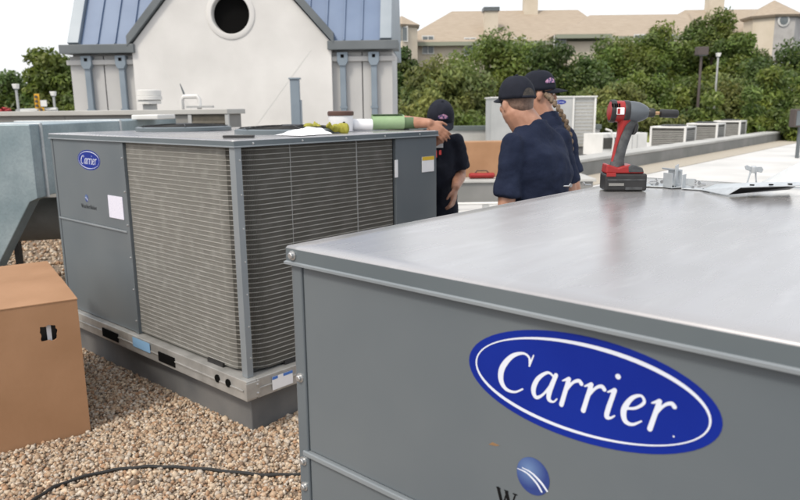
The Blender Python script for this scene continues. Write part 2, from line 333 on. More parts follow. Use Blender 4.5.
SERIF = {  # upright roman for the model name
 'W': (1.95, [[(.10, 1.45, .04), (.40, 1.45, .04)], [(.25, 1.4, .12), (.62, .05, .11)], [(.62, .05, .05), (.98, 1.3, .05)], [(.98, 1.3, .12), (1.32, .05, .11)], [(1.32, .05, .05), (1.72, 1.4, .05)], [(1.55, 1.45, .04), (1.88, 1.45, .04)], [(.80, 1.45, .04), (1.1, 1.45, .04)]]),
 'e': (.9, [[(.12, .52, .045), (.72, .52, .045), (.66, .86, .05), (.42, .98, .06), (.16, .74, .10), (.13, .36, .11), (.32, .05, .09), (.56, .04, .06), (.74, .22, .04)]]),
 'a': (.9, [[(.16, .80, .07), (.36, .97, .06), (.60, .84, .09), (.61, .2, .10), (.74, .04, .06)], [(.58, .58, .045), (.25, .48, .08), (.15, .22, .10), (.32, .04, .08), (.58, .2, .05)]]),
 't': (.6, [[(.26, 1.2, .05), (.26, .2, .10), (.38, .04, .07), (.54, .12, .04)], [(.05, .93, .045), (.5, .93, .045)]]),
 'h': (1.0, [[(.22, 1.45, .10), (.22, .05, .10)], [(.08, .04, .035), (.38, .04, .035)], [(.25, .75, .05), (.5, .97, .06), (.74, .78, .10), (.74, .05, .10)], [(.6, .04, .035), (.9, .04, .035)], [(.06, 1.43, .035), (.22, 1.45, .06)]]),
 'r': (.7, [[(.22, .95, .10), (.22, .05, .10)], [(.08, .04, .035), (.42, .04, .035)], [(.26, .6, .05), (.42, .92, .06), (.60, .92, .085)], [(.06, .93, .035), (.22, .95, .06)]]),
 'M': (1.75, [[(.12, 1.42, .04), (.42, 1.42, .06)], [(.3, 1.4, .05), (.3, .05, .05)], [(.12, .04, .035), (.5, .04, .035)], [(.32, 1.4, .12), (.85, .1, .08)], [(.85, .1, .05), (1.38, 1.4, .06)], [(1.38, 1.4, .12), (1.38, .05, .12)], [(1.2, .04, .035), (1.62, .04, .035)], [(1.3, 1.42, .05), (1.62, 1.42, .04)]]),
 'k': (1.0, [[(.22, 1.45, .10), (.22, .05, .10)], [(.08, .04, .035), (.38, .04, .035)], [(.25, .45, .05), (.75, .93, .06)], [(.45, .6, .09), (.82, .05, .10)], [(.7, .04, .035), (.98, .04, .035)]]),
}
def word(txt, font, unit, track=0.0):
    x = 0; out = []
    for ch in txt:
        adv, st = font[ch]
        for s in st: out.append([((px + x) * unit, py * unit, r * unit * (.78 if font is GLYPH else 1.2)) for px, py, r in s])
        x += adv + track
    return out, x * unit
st, tw = word('Carrier', GLYPH, 0.0435)
st = [[(x - tw / 2, y - 0.031, r) for x, y, r in s] for s in st]
st.append([(tw / 2 + .004, -0.031, .0013), (tw / 2 + .0041, -0.031, .0013)])
ME_CARRIER = stroke_mesh('lettering', st, 0.0011, 'logo_white', 0.20)
st, tw = word('WeatherMaker', SERIF, 0.0205, 0.06)
ME_MODEL = stroke_mesh('model_name', st, 0.0010, 'print_black', 0.0)
def ellipse_mesh(name, a, b, m, z=0.0, n=64, h=0.0012):
    me = MB().lathe([(1, 0), (1, h)], n=n).mesh(name)
    for v in me.vertices: v.co = Vector((v.co.x * a, v.co.y * b, v.co.z + z))
    me.materials.append(MATS[m]); return me
def ring_mesh(name, m):
    V, F, n = [], [], 96
    for k in range(n):
        t = 2 * math.pi * k / n; w = 0.0018 + 0.0040 * max(0, math.cos(t - R(62))) ** 2 + 0.0032 * max(0, math.cos(t - R(236))) ** 2
        a, b = 0.1715, 0.0640; p = Vector((a * math.cos(t), b * math.sin(t), 0)); nn = Vector((math.cos(t) / a, math.sin(t) / b, 0)).normalized()
        V += [p + nn * w * .35, p - nn * w * .65]
    for k in range(n): k2 = (k + 1) % n; F.append([2 * k, 2 * k2, 2 * k2 + 1, 2 * k + 1])
    me = bpy.data.meshes.new(name); me.from_pydata(V, [], F); me.materials.append(MATS[m]); return me
ME_OVAL = ellipse_mesh('oval_badge', 0.185, 0.0755, 'logo_blue', h=.0003); ME_RING = ring_mesh('badge_ring', 'logo_white')
def orb_material():
    m = mat('orb_blue', (0.035, 0.075, 0.25), 0.3, 0, (0.05, 0.10, 0.30), 20); nt = m.node_tree; b = nt.nodes['Principled BSDF']
    tc = nt.nodes.new('ShaderNodeTexCoord'); mp = nt.nodes.new('ShaderNodeMapping'); mp.inputs['Location'].default_value = (0.25, -0.3, 0); mp.inputs['Scale'].default_value = (34, 34, 34)
    g = nt.nodes.new('ShaderNodeTexGradient'); g.gradient_type = 'SPHERICAL'; nt.links.new(tc.outputs['Object'], mp.inputs[0]); nt.links.new(mp.outputs[0], g.inputs[0])
    rp = nt.nodes.new('ShaderNodeValToRGB'); rp.color_ramp.elements[0].color = (0.022, 0.045, 0.19, 1); rp.color_ramp.elements[1].color = (0.12, 0.20, 0.38, 1); nt.links.new(g.outputs[0], rp.inputs[0]); nt.links.new(rp.outputs[0], b.inputs['Base Color'])
orb_material()
ME_ORB = ellipse_mesh('orb_emblem', 0.0275, 0.029, 'orb_blue', h=.0003)
ME_SWOOSH = stroke_mesh('swoosh', [[(-.026, .004, .0006), (-.010, .002, .0013), (.006, -.008, .0016), (.015, -.019, .0014)], [(-.018, .008, .0006), (-.002, .005, .0014), (.014, -.005, .0018), (.024, -.015, .0014)]], 0.0007, 'logo_white')
DEC = Matrix(((0, 0, -1), (-1, 0, 0), (0, 1, 0)))          # decal X -> local -y, Y -> z, normal -> -x
def decals(parent, y, z, s, tilt, oy, oz, wy, wz):
    def put(me, nm, par, yy, zz, off, tl=0.0, sc=s):
        o = bpy.data.objects.new(nm, me); col.objects.link(o); o.parent = par
        o.matrix_local = Matrix.Translation((-off, yy, zz)) @ (DEC @ Matrix.Rotation(tl, 3, 'Z')).to_4x4() @ Matrix.Scale(sc, 4); return o
    ov = put(ME_OVAL, 'oval_badge', parent, y, z, -0.0036, tilt)
    for me, nm in ((ME_RING, 'badge_ring'), (ME_CARRIER, 'lettering')):
        q = bpy.data.objects.new(nm, me); col.objects.link(q); q.parent = ov; q.location = (0, 0, 0.0007)
    ob = put(ME_ORB, 'orb_emblem', parent, oy, oz, -0.0036, tilt)
    q = bpy.data.objects.new('swoosh', ME_SWOOSH); col.objects.link(q); q.parent = ob; q.location = (0, 0, 0.0007)
    put(ME_MODEL, 'model_name', parent, wy, wz, -0.0034, tilt)

# ================================================================== ROOFTOP UNITS
def screw_mesh():
    mb = MB().lathe([(0.0095, 0), (0.0095, 0.0015), (0.0062, 0.002), (0.0062, 0.0065), (0.0045, 0.0078)], n=10); me = mb.mesh('screw'); me.materials.append(MATS['screw_zinc']); return me
ME_SCREW = screw_mesh()
def screw(parent, p, n, s=1.0):
    o = bpy.data.objects.new('screw', ME_SCREW); col.objects.link(o); o.parent = parent
    o.matrix_local = Matrix.Translation(p) @ Vector(n).to_track_quat('Z', 'Y').to_matrix().to_4x4() @ Matrix.Scale(s, 4)

def lid(root, W, L, zt, zc, sag):
    nx, ny = 40, 48; e = 0.005; V, F = [], []
    for j in range(ny + 1):
        for i in range(nx + 1):
            x = -0.006 + e + (W + 0.012 - 2 * e) * i / nx; y = -0.006 + e + (L + 0.012 - 2 * e) * j / ny
            fx = min(i, nx - i) / 6; fy = min(j, ny - j) / 6; k = min(1, fx) * min(1, fy)
            h = sag * k * (math.sin(3.1 * x + 1.3 * y) + .6 * math.sin(5.3 * y - 2.2 * x + 1) + .4 * math.sin(9 * x + 7 * y))
            V.append((x, y, zt + h))
    g = lambda i, j: j * (nx + 1) + i
    for j in range(ny):
        for i in range(nx): F.append((g(i, j), g(i + 1, j), g(i + 1, j + 1), g(i, j + 1)))
    nt_ = len(F)
    bd = [g(i, 0) for i in range(nx)] + [g(nx, j) for j in range(ny)] + [g(i, ny) for i in range(nx, 0, -1)] + [g(0, j) for j in range(ny, 0, -1)]
    prev = bd; cx, cy = W / 2, L / 2
    for off, z in ((e * .6, zt - e * .3), (e, zt - e), (e, zc + 0.0065), (e + 0.0035, zc + 0.0045), (e + 0.0035, zc)):
        cur = []
        for b in bd:
            x, y, _ = V[b]; x2 = x + (off if x > W - 1e-6 - e else 0) - (off if x < e - 0.0059 else 0); y2 = y + (off if y > L - 1e-6 - e else 0) - (off if y < e - 0.0059 else 0)
            cur.append(len(V)); V.append((x2, y2, z))
        n = len(bd)
        for k in range(n): F.append((prev[k], prev[(k + 1) % n], cur[(k + 1) % n], cur[k])[::-1])
        prev = cur
    me = bpy.data.meshes.new('top_lid'); me.from_pydata(V, [], F); me.materials.append(MATS['top_sheet']); me.materials.append(MATS['unit_edge']); me.materials.append(MATS['unit_post'])
    for i, p in enumerate(me.polygons): p.material_index = 0 if i < nt_ + 2 * len(bd) else (1 if i < nt_ + 3 * len(bd) else 2); p.use_smooth = i < nt_ + 2 * len(bd)  # paler lip rings hold the highlight along the lid's lower edge in their colour
    o = bpy.data.objects.new('top_lid', me); col.objects.link(o); o.parent = root; return o

def coil(root, ls, bs, z0, z1, full=True):
    s, Rr = 0.020, 0.15; path = []
    y = ls - 0.012
    while y > s + Rr: path.append((s, y, -1, 0)); y -= 0.0055
    k = int(Rr * math.pi / 2 / 0.0055)
    for i in range(k + 1): a = math.pi / 2 * i / k; path.append((s + Rr - Rr * math.cos(a), s + Rr - Rr * math.sin(a), -math.cos(a), -math.sin(a)))
    x = s + Rr + 0.0055
    while x < bs - 0.012: path.append((x, s, 0, -1)); x += 0.0055
    fin, core, rows, fin2 = MB(), MB(), MB(), MB()
    for (x, y, nx, ny) in (path if full else []):
        n = Vector((nx, ny, 0)); t = Vector((-ny, nx, 0)) * 0.0009; p = Vector((x, y, 0))
        a, b = p + n * 0.0015, p - n * 0.004
        v = [a - t, a + t, b + t, b - t]; v = [Vector((q.x, q.y, z0)) for q in v] + [Vector((q.x, q.y, z1)) for q in v]
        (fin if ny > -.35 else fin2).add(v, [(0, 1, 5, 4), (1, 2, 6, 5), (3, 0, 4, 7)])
    sub = path[::8] + [path[-1]]
    o = len(core.v); core.v += [Vector((x + .004 * -nx, y + .004 * -ny, z)) for x, y, nx, ny in sub for z in (z0, z1)]
    for i in range(len(sub) - 1): core.f.append([2 * i, 2 * i + 2, 2 * i + 3, 2 * i + 1])
    nrow = 46; pit = (z1 - z0) / nrow
    for r in range(nrow):
        z = z0 + pit * (r + .5); prof = [(0.0012, -.0019), (0.0030, -.0015), (0.0030, .0006), (0.0012, .0016)]
        o = len(rows.v)
        for x, y, nx, ny in sub:
            for d, h in prof: rows.v.append(Vector((x + nx * d, y + ny * d, z + h)))
        for i in range(len(sub) - 1):
            for q in range(3): rows.f.append([o + 4 * i + q, o + 4 * i + 4 + q, o + 4 * i + 5 + q, o + 4 * i + 1 + q])
    c = core.build('coil', 'coil_core', root, smooth=True)
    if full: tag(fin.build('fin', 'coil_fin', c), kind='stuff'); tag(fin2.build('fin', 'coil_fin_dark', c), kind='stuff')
    tag(rows.build('coil_row', 'coil_row', c), kind='stuff')

def fan(root, cx, cy, z):
    f = MB().lathe([(0.315, 0), (0.315, 0.022), (0.30, 0.028), (0.285, 0.022), (0.285, 0.004)], (cx, cy, z), n=40).build('fan_ring', 'unit_edge', root, smooth=True)
    MB().lathe([(0.283, 0.005), (0.283, 0.0065)], (cx, cy, z), n=40).build('fan_opening', 'black_gap', f)
    for k in range(4):
        a = k * math.pi / 2 + .4; u = Vector((math.cos(a), math.sin(a), 0)); v = Vector((-math.sin(a), math.cos(a), 0)); c = Vector((cx, cy, z + 0.012))
        MB().add([c + u * .05, c + u * .26 - v * .05, c + u * .25 + v * .10 + Vector((0, 0, .012)), c + u * .06 + v * .06 + Vector((0, 0, .008))], [(0, 1, 2, 3)]).build('fan_blade', 'dark_steel', f)
    g = MB()
    for r in np.linspace(0.05, 0.29, 9):
        g.tube([(cx + r * math.cos(a), cy + r * math.sin(a), z + 0.03 + 0.012 * (1 - (r / .29) ** 2)) for a in np.linspace(0, 2 * math.pi, 37)], 0.002, 4, False)
    for a in np.arange(6) * math.pi / 3: g.tube([(cx + r * math.cos(a), cy + r * math.sin(a), z + 0.033 + 0.012 * (1 - (r / .29) ** 2)) for r in (0.03, .15, .31)], 0.003, 4)
    g.build('wire_guard', 'dark_steel', root)
    MB().lathe([(0.07, 0.02), (0.07, .043), (0.05, .048)], (cx, cy, z), n=20).build('fan_motor', 'black_plastic', root, smooth=True)

def unit(root, W, L, ls, bs, zt, zc, zse, zrt, zrb, near):
    i = 0.004
    lid(root, W, L, zt, zc, 0.0011)
    # inner carcass, kept inside the skins
    MB().box((0.10, 0.10, zrt + .001), (W - 0.035, L - 0.035, zc)).build('carcass', 'black_gap', root)
    # long face: upper and lower access panels with a drip ledge between them
    pw = 0.028
    MB().box((i, ls + pw, zse + 0.006), (0.03, L - pw - .001, zc - 0.001)).build('access_panel', 'unit_paint', root, 0.003)
    MB().box((i, ls + pw, zrt + 0.004), (0.03, L - pw - .001, zse - 0.006)).build('access_panel', 'unit_paint', root, 0.003)
    MB().box((-0.004, ls + pw - .004, zse - 0.0055), (0.03, L - pw + .012, zse + 0.0055)).build('drip_ledge', 'unit_post', root, 0.002)
    MB().box((0.0, ls - 0.008, zrt + 0.002), (0.04, ls + pw - 0.001, zc - 0.001)).build('centre_post', 'unit_paint', root, 0.002)
    # corner posts
    MB().prism([(0, 0, 0), (0.036, 0, 0), (0.036, 0.004, 0), (0.004, 0.004, 0), (0.004, 0.044, 0), (0, 0.044, 0)], (0, 0, zc - zrt - .002)).build('corner_post', 'unit_post', root, 0.0015).location.z = zrt + .001
    MB().prism([(0, 0, 0), (0, -0.028, 0), (0.04, -0.028, 0), (0.04, 0, 0)], (0, 0, zc - zrt - .002)).build('corner_post', 'unit_paint', root, 0.003).location = (0, L, zrt + .001)
    # end face: solid panel beyond the coil
    MB().box((bs, i, zrt + .002), (W - 0.001, 0.03, zc - 0.001)).build('end_panel', 'unit_paint', root, 0.003)
    MB().box((W - 0.03, 0.031, zrt + .002), (W - 0.002, L - 0.001, zc - 0.001)).build('back_panel', 'unit_paint', root, 0.003)
    MB().box((0.041, L - 0.03, zrt + .002), (W - 0.031, L - 0.003, zc - 0.001)).build('side_panel', 'unit_paint', root, 0.003)
    coil(root, ls, bs, zrt + 0.014, zc - 0.004, not near)
    MB().box((0.06, 0.045, zrt + .0005), (0.18, 0.14, zrt + .02)).build('rubber_pad', 'black_plastic', root); MB().box((0.24, 0.008, zrt + .0005), (bs - .05, 0.04, zrt + .022)).build('rubber_pad', 'black_plastic', root); MB().box((0.008, .22, zrt + .0005), (0.04, .36, zrt + .022)).build('rubber_pad', 'black_plastic', root)
    if not near:
        for x, w in ((0.335, .0035), (0.795, .006)): MB().box((x, 0.0185, zrt + .01), (x + w, 0.026, zc - .002)).build('coil_strap', 'pale_grey_metal', root)
    # base rail
    rl = MB().box((-0.030, -0.030, zrb), (0.03, L + .012, zrt)).build('base_rail', 'rail_zinc', root, 0.004)
    MB().box((0.0305, -0.030, zrb), (W + .012, 0.03, zrt - .0005)).build('base_rail', 'rail_zinc', root, 0.004)
    MB().box((-0.035, -0.004, zrb + 0.045), (-0.0305, L, zrb + 0.055)).build('rail_rib', 'rail_zinc', rl, 0.002)
    MB().box((0.032, -0.035, zrb + 0.045), (W, -0.0305, zrb + 0.055)).build('rail_rib', 'rail_zinc', rl, 0.002)
    MB().box((0.031, 0.031, zrb + .02), (W - .01, L - .01, zrt - .002)).build('base_pan', 'rail_zinc', root)
    MB().box((0.035, 0.035, 0.0), (W - .04, L - .04, zrb - .001)).build('roof_curb', 'curb_grey', root, 0.006)
    for y in (ls * .35, L - .25): fan(root, W * .5, min(y + .12, L - .4), zt + .0015) if not near else None
    return rl

# ---- the far unit
far = thing('rooftop_air_conditioner', 'grey rooftop air conditioner with a wide louvred coil wrapping its corner, on a roof curb', 'air conditioner', C, AL)
rl = unit(far, BE, LE, LS, BS, ZT, ZT - 0.034, ZSE, ZRT, ZRB, False)
decals(far, 1.505, 1.312, 0.80, 0.0, 1.585, 1.075, 1.67, 1.012)
p0, p1 = on_left(107.5, 195), on_left(124, 220)
MB().box((0.0, p1.y, p1.z), (0.0035, p0.y, p0.z)).build('data_plate', 'paper_lilac', far)
p0, p1 = on_right(422.3, 157), on_right(434, 171)
lb = MB().box((p0.x, 0.0, p1.z), (p1.x, 0.0035, p0.z)).build('warning_label', 'paper_white', far)
MB().box((p0.x, -0.001, p0.z - .022), (p1.x, -0.0002, p0.z)).build('label_header', 'label_yellow', lb)
p0 = on_right(396, 160); MB().box((BS - .012, -.001, p0.z - .10), (BS + .012, 0.0035, p0.z)).build('warning_label', 'paper_white', far)
for (x0, y0, x1, y1) in ((107, 323, 123, 332), (163.5, 349, 180, 358)):
    a, b = on_left(x0, y0), on_left(x1, y1); MB().box((-0.0355, b.y, ZRB + .018), (-0.0301, a.y, ZRB + .072)).build('fork_slot', 'black_gap', rl)
for px in (223, 233.5):
    a = on_left(px, 380); MB().lathe([(0.021, 0), (0.021, 0.0052)], (-0.0302, a.y, ZRB + .06), (-1, 0, 0), 16).build('rail_hole', 'black_gap', rl)
a, b = on_left(138.5, 340), on_left(156, 350); MB().box((-0.0365, b.y, ZRB + .04), (-0.0356, a.y, ZRB + .098)).build('rail_sticker', 'label_pale_blue', rl)
s_ = MB().box((0.12, -0.0365, ZRB + .015), (0.25, -0.0356, ZRB + .085)).build('rail_sticker', 'paper_white', rl)
MB().box((0.12, -0.0372, ZRB + .07), (0.155, -0.0366, ZRB + .085)).build('sticker_band', 'label_blue', s_); MB().box((0.19, -0.0372, ZRB + .07), (0.25, -0.0366, ZRB + .085)).build('sticker_band', 'label_blue', s_)
MB().box((-0.036, -0.036, ZRB + .01), (0.045, -0.0305, ZRT - .01)).build('rail_corner_plate', 'rail_zinc', rl, 0.002)
for z in (ZRB + .03, ZRB + .075): screw(far, (0.03, -0.0362, z), (0, -1, 0), .8)
for k in range(6): screw(far, (0.0, LS + .008, ZRT + .08 + k * .19), (-1, 0, 0), .7)
for k in range(7): screw(far, (0.024, 0.0, ZRT + .1 + k * .16), (0, -1, 0), .5)
for k in range(5): screw(far, (.1 + k * .3, -.0065, ZT - .018), (0, -1, 0), .6)

# ---- the near unit
nz0 = 1.35; NW, NL = 1.6, 2.04
near = thing('rooftop_air_conditioner', 'grey rooftop air conditioner with a large blue oval badge and bare sheet metal lid', 'air conditioner', N - A * NL, AL)
unit(near, NW, NL, NL - 1.0, 1.2, nz0, 1.3145, 0.934, 0.24, 0.15, True)
decals(near, NL - 0.599, 1.2245, 1.0, R(1.4), NL - .531, 1.070, NL - .467, 0.999)
for (x, z, n_) in ((0, 1.333, -.0065), (0, 1.09, 0), (0, .915, 0), (0, .86, 0)): screw(near, (n_, NL - .014, z), (-1, 0, 0), 1.0)
for k in range(5): screw(near, (-.0065, NL - .25 - k * .36, 1.333), (-1, 0, 0), .001) if False else None

# ================================================================== TOWER
tp = onY(231, 100, 13.5); TR = R(-2.5)
tower = thing('stucco_tower', 'white stucco tower with round vent, front gable and steep blue seamed metal roof', 'tower', (tp.x, tp.y, 0), TR)
TX = Vector((math.cos(TR), math.sin(TR), 0)); TYv = Vector((-math.sin(TR), math.cos(TR), 0)); TO = Vector((tp.x, tp.y, 0))
def tf(px, py, off=0.0):
    P = onplane(px, py, TO + TYv * off, TYv); d = P - TO; return d.dot(TX), P.z
xl, zc_ = tf(72, 47, .2); xr, zc2 = tf(392, 40, .2); gl, _ = tf(132, 50); gr, _ = tf(331, 45); cx = (gl + gr) / 2; hw = (gr - gl) / 2
zcor = (zc_ + zc2) / 2; H2 = (xr - xl) / 2; xc = (xl + xr) / 2
gs = 1.12                                             # gable slope
za = zcor + hw * gs
MB().box((xl, 0.2, 0), (xr, 2.2, zcor - .16)).build('wall', 'stucco_shaded', tower)
# pilaster grooves are real recesses between two wall leaves
for x0, x1 in ((xl, gl), (gr, xr)):
    xm = (x0 + x1) / 2
    for a, b in ((x0 - .03, xm - .012), (xm + .012, x1)): MB().box((a, 0.13, 0), (b, 0.199, zcor - .2)).build('pilaster', 'stucco_shaded', tower)
    MB().box((x0 - .07, 0.06, zcor - .36), (x1 if x1 < cx else x1 + .07, 0.129, zcor - .27)).build('moulding', 'stucco_shaded', tower, 0.01)
    c0, c1 = (x0 - .12, x1 + .06) if x0 < cx - hw - .01 else (x0 - .06, x1 + .12)
    MB().box((c0, -0.08, zcor - .16), (c1, 0.6, zcor)).build('cornice', 'trim_grey', tower, 0.008)
    w = x1 - x0
    for fx in (.27, .80) if x0 < cx else (.18, .70):
        dx = x0 + w * fx
        ds = MB().box((dx - .055, 0.03, 0), (dx + .055, 0.125, zcor - .42)).build('downspout', 'downspout', tower, 0.01)
        MB().prism([(dx - .10, 0.0, zcor - .2), (dx + .10, 0.0, zcor - .2), (dx + .10, 0.0, zcor - .36), (dx + .06, 0, zcor - .44), (dx - .06, 0, zcor - .44), (dx - .10, 0, zcor - .36)], (0, 0.126, 0)).build('conductor_head', 'downspout', ds, 0.006)
        MB().box((dx - .03, -.004, zcor - .30), (dx + .03, -.0005, zcor - .24)).build('overflow_hole', 'black_gap', ds)
        for z in (.7, 1.6): MB().box((dx - .07, 0.02, z), (dx + .07, 0.126, z + .04)).build('strap', 'downspout', ds)
# front gable wall with a round hole for the vent
vx, vz = tf(230.5, 14); vr = 0.35
def gable_wall():
    bm = bmesh.new(); n = 48; poly = [(gl, 0), (gr, 0), (gr, zcor - .02), (cx, za - .02), (gl, zcor - .02)]
    def hit(a):
        d = Vector((math.cos(a), math.sin(a))); best = 1e9
        for i in range(5):
            p, q = Vector(poly[i]), Vector(poly[(i + 1) % 5]); e = q - p; det = d.x * -e.y + d.y * e.x
            if abs(det) < 1e-9: continue
            w = p - Vector((vx, vz)); t = (w.x * -e.y + w.y * e.x) / det; u = (d.x * w.y - d.y * w.x) / det
            if t > 0 and -1e-6 <= u <= 1 + 1e-6: best = min(best, t)
        return vx + d.x * best, vz + d.y * best
    angs = sorted([2 * math.pi * k / n for k in range(n)] + [math.atan2(p[1] - vz, p[0] - vx) % (2 * math.pi) for p in poly]); m = len(angs)
    mb = MB(); ins = [(vx + vr * math.cos(a), vz + vr * math.sin(a)) for a in angs]; outs = [hit(a) for a in angs]
    v = [(x, 0, z) for x, z in ins] + [(x, 0, z) for x, z in outs] + [(x, .25, z) for x, z in ins]
    f = [(k, (k + 1) % m, m + (k + 1) % m, m + k) for k in range(m)] + [(k, 2 * m + k, 2 * m + (k + 1) % m, (k + 1) % m) for k in range(m)]
    mb.add(v, f)
    mb.add([(gl, 0, 0), (gl, .5, 0), (gl, .5, zcor), (gl, 0, zcor - .02), (gr, 0, 0), (gr, .5, 0), (gr, .5, zcor), (gr, 0, zcor - .02)], [(0, 1, 2, 3), (4, 7, 6, 5)])
    return mb
MB_g = gable_wall(); me = MB_g.mesh('gable_wall'); me.materials.append(MATS['stucco']); o = bpy.data.objects.new('gable_wall', me); col.objects.link(o); o.parent = tower
vent = MB().lathe([(vr + .10, 0), (vr + .10, .015), (vr + .08, .025), (vr + .01, .025), (vr + .002, .0)], (vx, 0.0, vz), (0, -1, 0), 48)
vent.f = [f for f in vent.f if len(f) == 4]; vent = vent.build('vent_ring', 'stucco', tower, smooth=True)
MB().lathe([(vr, 0), (vr, .02)], (vx, 0.16, vz), (0, -1, 0), 48).build('vent_back', 'black_gap', vent)
# scored joints of the render
for sx in (-1, 1):
    x1 = cx + sx * hw * .80; x2 = cx + sx * hw * .22 if sx > 0 else cx + sx * hw * .34; z1 = zcor - .15; z2 = z1 - 1.35
    d = Vector((x2 - x1, 0, z2 - z1)); nn = Vector((-d.z, 0, d.x)).normalized() * .008
    MB().prism([Vector((x1, -.003, z1)) + nn, Vector((x1, -.003, z1)) - nn, Vector((x2, -.003, z2)) - nn, Vector((x2, -.003, z2)) + nn], (0, .0025, 0)).build('score_line', 'joint_line', tower)
    if sx > 0: MB().box((x2 - .008, -.003, 0), (x2 + .008, -.0005, z2)).build('score_line', 'joint_line', tower)
# gable rake trim and its little roof
for sx in (-1, 1):
    e = Vector((cx + sx * (hw + .06), -.09, zcor - .05)); a = Vector((cx, -.09, za + .02)); th = Vector((0, 0, .19))
    MB().prism([e, a, a + th, e + th], (0, .16, 0)).build('rake_trim', 'trim_grey', tower, 0.006)
    e2 = e + Vector((0, .165, .12)); a2 = a + Vector((0, .165, .12))
    MB().prism([e2, a2, a2 + Vector((0, 0, .05)), e2 + Vector((0, 0, .05))], (0, 2.2, 0)).build('gable_roof', 'roof_blue', tower)
# main slope: standing-seam panels climbing away from us
SL = R(62); up = Vector((0, math.cos(SL), math.sin(SL))); LENR = 5.2; base = Vector((0, .12, zcor)); nrm = Vector((0, -math.sin(SL), math.cos(SL)))
npan = 17; x0 = xl + .22; pwid = (xr - xl - .44) / npan
for k in range(npan):
    p = base + Vector((x0 + k * pwid, 0, 0)); q = p + Vector((pwid - .012, 0, 0))
    pan = MB().prism([p, q, q + up * LENR, p + up * LENR], nrm * .02).build('roof_panel', 'roof_blue', tower)
    s0 = q + nrm * .001; MB().prism([s0, s0 + Vector((.022, 0, 0)), s0 + Vector((.022, 0, 0)) + up * LENR, s0 + up * LENR], nrm * .055).build('seam', 'roof_blue', pan)
for a, b in ((xl + .0, xl + .215), (xr - .215, xr)):
    p = base + Vector((a, -.02, 0)); q = base + Vector((b, -.02, 0))
    MB().prism([p, q, q + up * LENR, p + up * LENR], nrm * .09).build('rake_band', 'rake_grey', tower, 0.008)
tb = base + up * LENR
MB().prism([(xl + .02, .12, zcor - .1), (xl + .02, tb.y, tb.z - .06), (xl + .02, tb.y * 2 - .12, zcor - .1)], (xr - xl - .04, 0, 0)).build('roof_core', 'rake_grey', tower)
MB().box((gr - 1.02 * hw + 1.05, -.13, 0), (gr - 1.02 * hw + 1.25, -.004, tf(296, 80)[1])).build('conduit_box', 'downspout', tower, 0.01) if False else None
px0, zt_ = tf(291.5, 80); px1, _ = tf(299.5, 80)
post = thing('flue_post', 'slim pale blue-grey metal flue standing against the white tower wall', 'flue', (0, 0, 0)); pp = onY(295.5, 100, 12.6); post.location = (pp.x, pp.y, 0)
zz = onY(295.5, 79.5, 12.6).z
MB().box((-.08, -.06, 0), (.08, .06, zz)).build('flue_shaft', 'downspout', post, 0.008); MB().box((-.1, -.08, zz + .001), (.1, .08, zz + .03)).build('flue_cap', 'downspout', post, 0.005)
MB().box((.081, -.03, .0), (.11, .03, zz - .35)).build('side_rail', 'rake_grey', post)

# ================================================================== LEFT: DUCTS, LONG AIR HANDLER
dq = onY(30, 125, 5.0); zd1 = dq.z; xd = onY(34, 165, 5.0).x; zd0 = onY(37, 198, 5.0).z
duct = thing('sheet_metal_duct', 'blue-grey galvanised duct with a slanted elbow dropping to the gravel', 'duct', (xd, 5.0, 0))
def rel(p): return (p[0] - xd, p[1] - 5.0, p[2])
MB().box((-.95, .142, zd0), (0, 3.3, zd1)).build('duct_run', 'duct_zinc', duct, 0.006)
MB().prism([(0, 0, zd1 + .004), (0, 0, zd0 - .005), (-.06, 0, zd0 - .03), (-.47, 0, .30), (-.47, 0, .02), (-1.3, 0, .02), (-1.3, 0, zd1 + .004)], (0, .14, 0)).build('duct_elbow', 'duct_zinc', duct, 0.006)
MB().box((-.99, .128, zd0 - .012), (.012, .156, zd1 + .012)).build('duct_flange', 'galvanised', duct, 0.003)
MB().box((-.97, 1.6, zd0 - .010), (.010, 1.64, zd1 + .010)).build('duct_flange', 'galvanised', duct, 0.003)
for y in (.9, 2.6): MB().box((-.9, y, 0), (-.86, y + .05, zd0 - .012)).build('duct_leg', 'dark_pipe', duct); MB().box((-.1, y, 0), (-.06, y + .05, zd0 - .012)).build('duct_leg', 'dark_pipe', duct)
o = MB(); pa = onY(137, 119, 7.2); pb = onY(163, 117, 7.2)
o.box((pa.x, 7.05, zd1 + .001), (pb.x, 7.6, zd1 + .05)).build('foam_slab', 'white_paint', None, 0.01); tag(bpy.data.objects['foam_slab'], 'thin white slab lying on the end of the galvanised duct', 'slab')
rd = onY(40, 219, 6.2)
pipe = thing('round_duct', 'dark weathered round duct slung low under the galvanised duct', 'duct', (rd.x, 6.2, 0))
MB().lathe([(.19, -1.6), (.19, 1.1)], (0, 0, rd.z), (1, .25, 0), 24).build('pipe_shell', 'dark_pipe', pipe, smooth=True)
for x in (-.9, -.2, .28):
    MB().box((x - .02, x * .25 - .03, 0), (x + .02, x * .25 + .03, rd.z - .15)).build('pipe_leg', 'black_plastic', pipe)
    MB().lathe([(.2, -.02), (.2, .02)], (x, x * .25, rd.z), (1, .25, 0), 24).build('pipe_band', 'dark_steel', pipe)
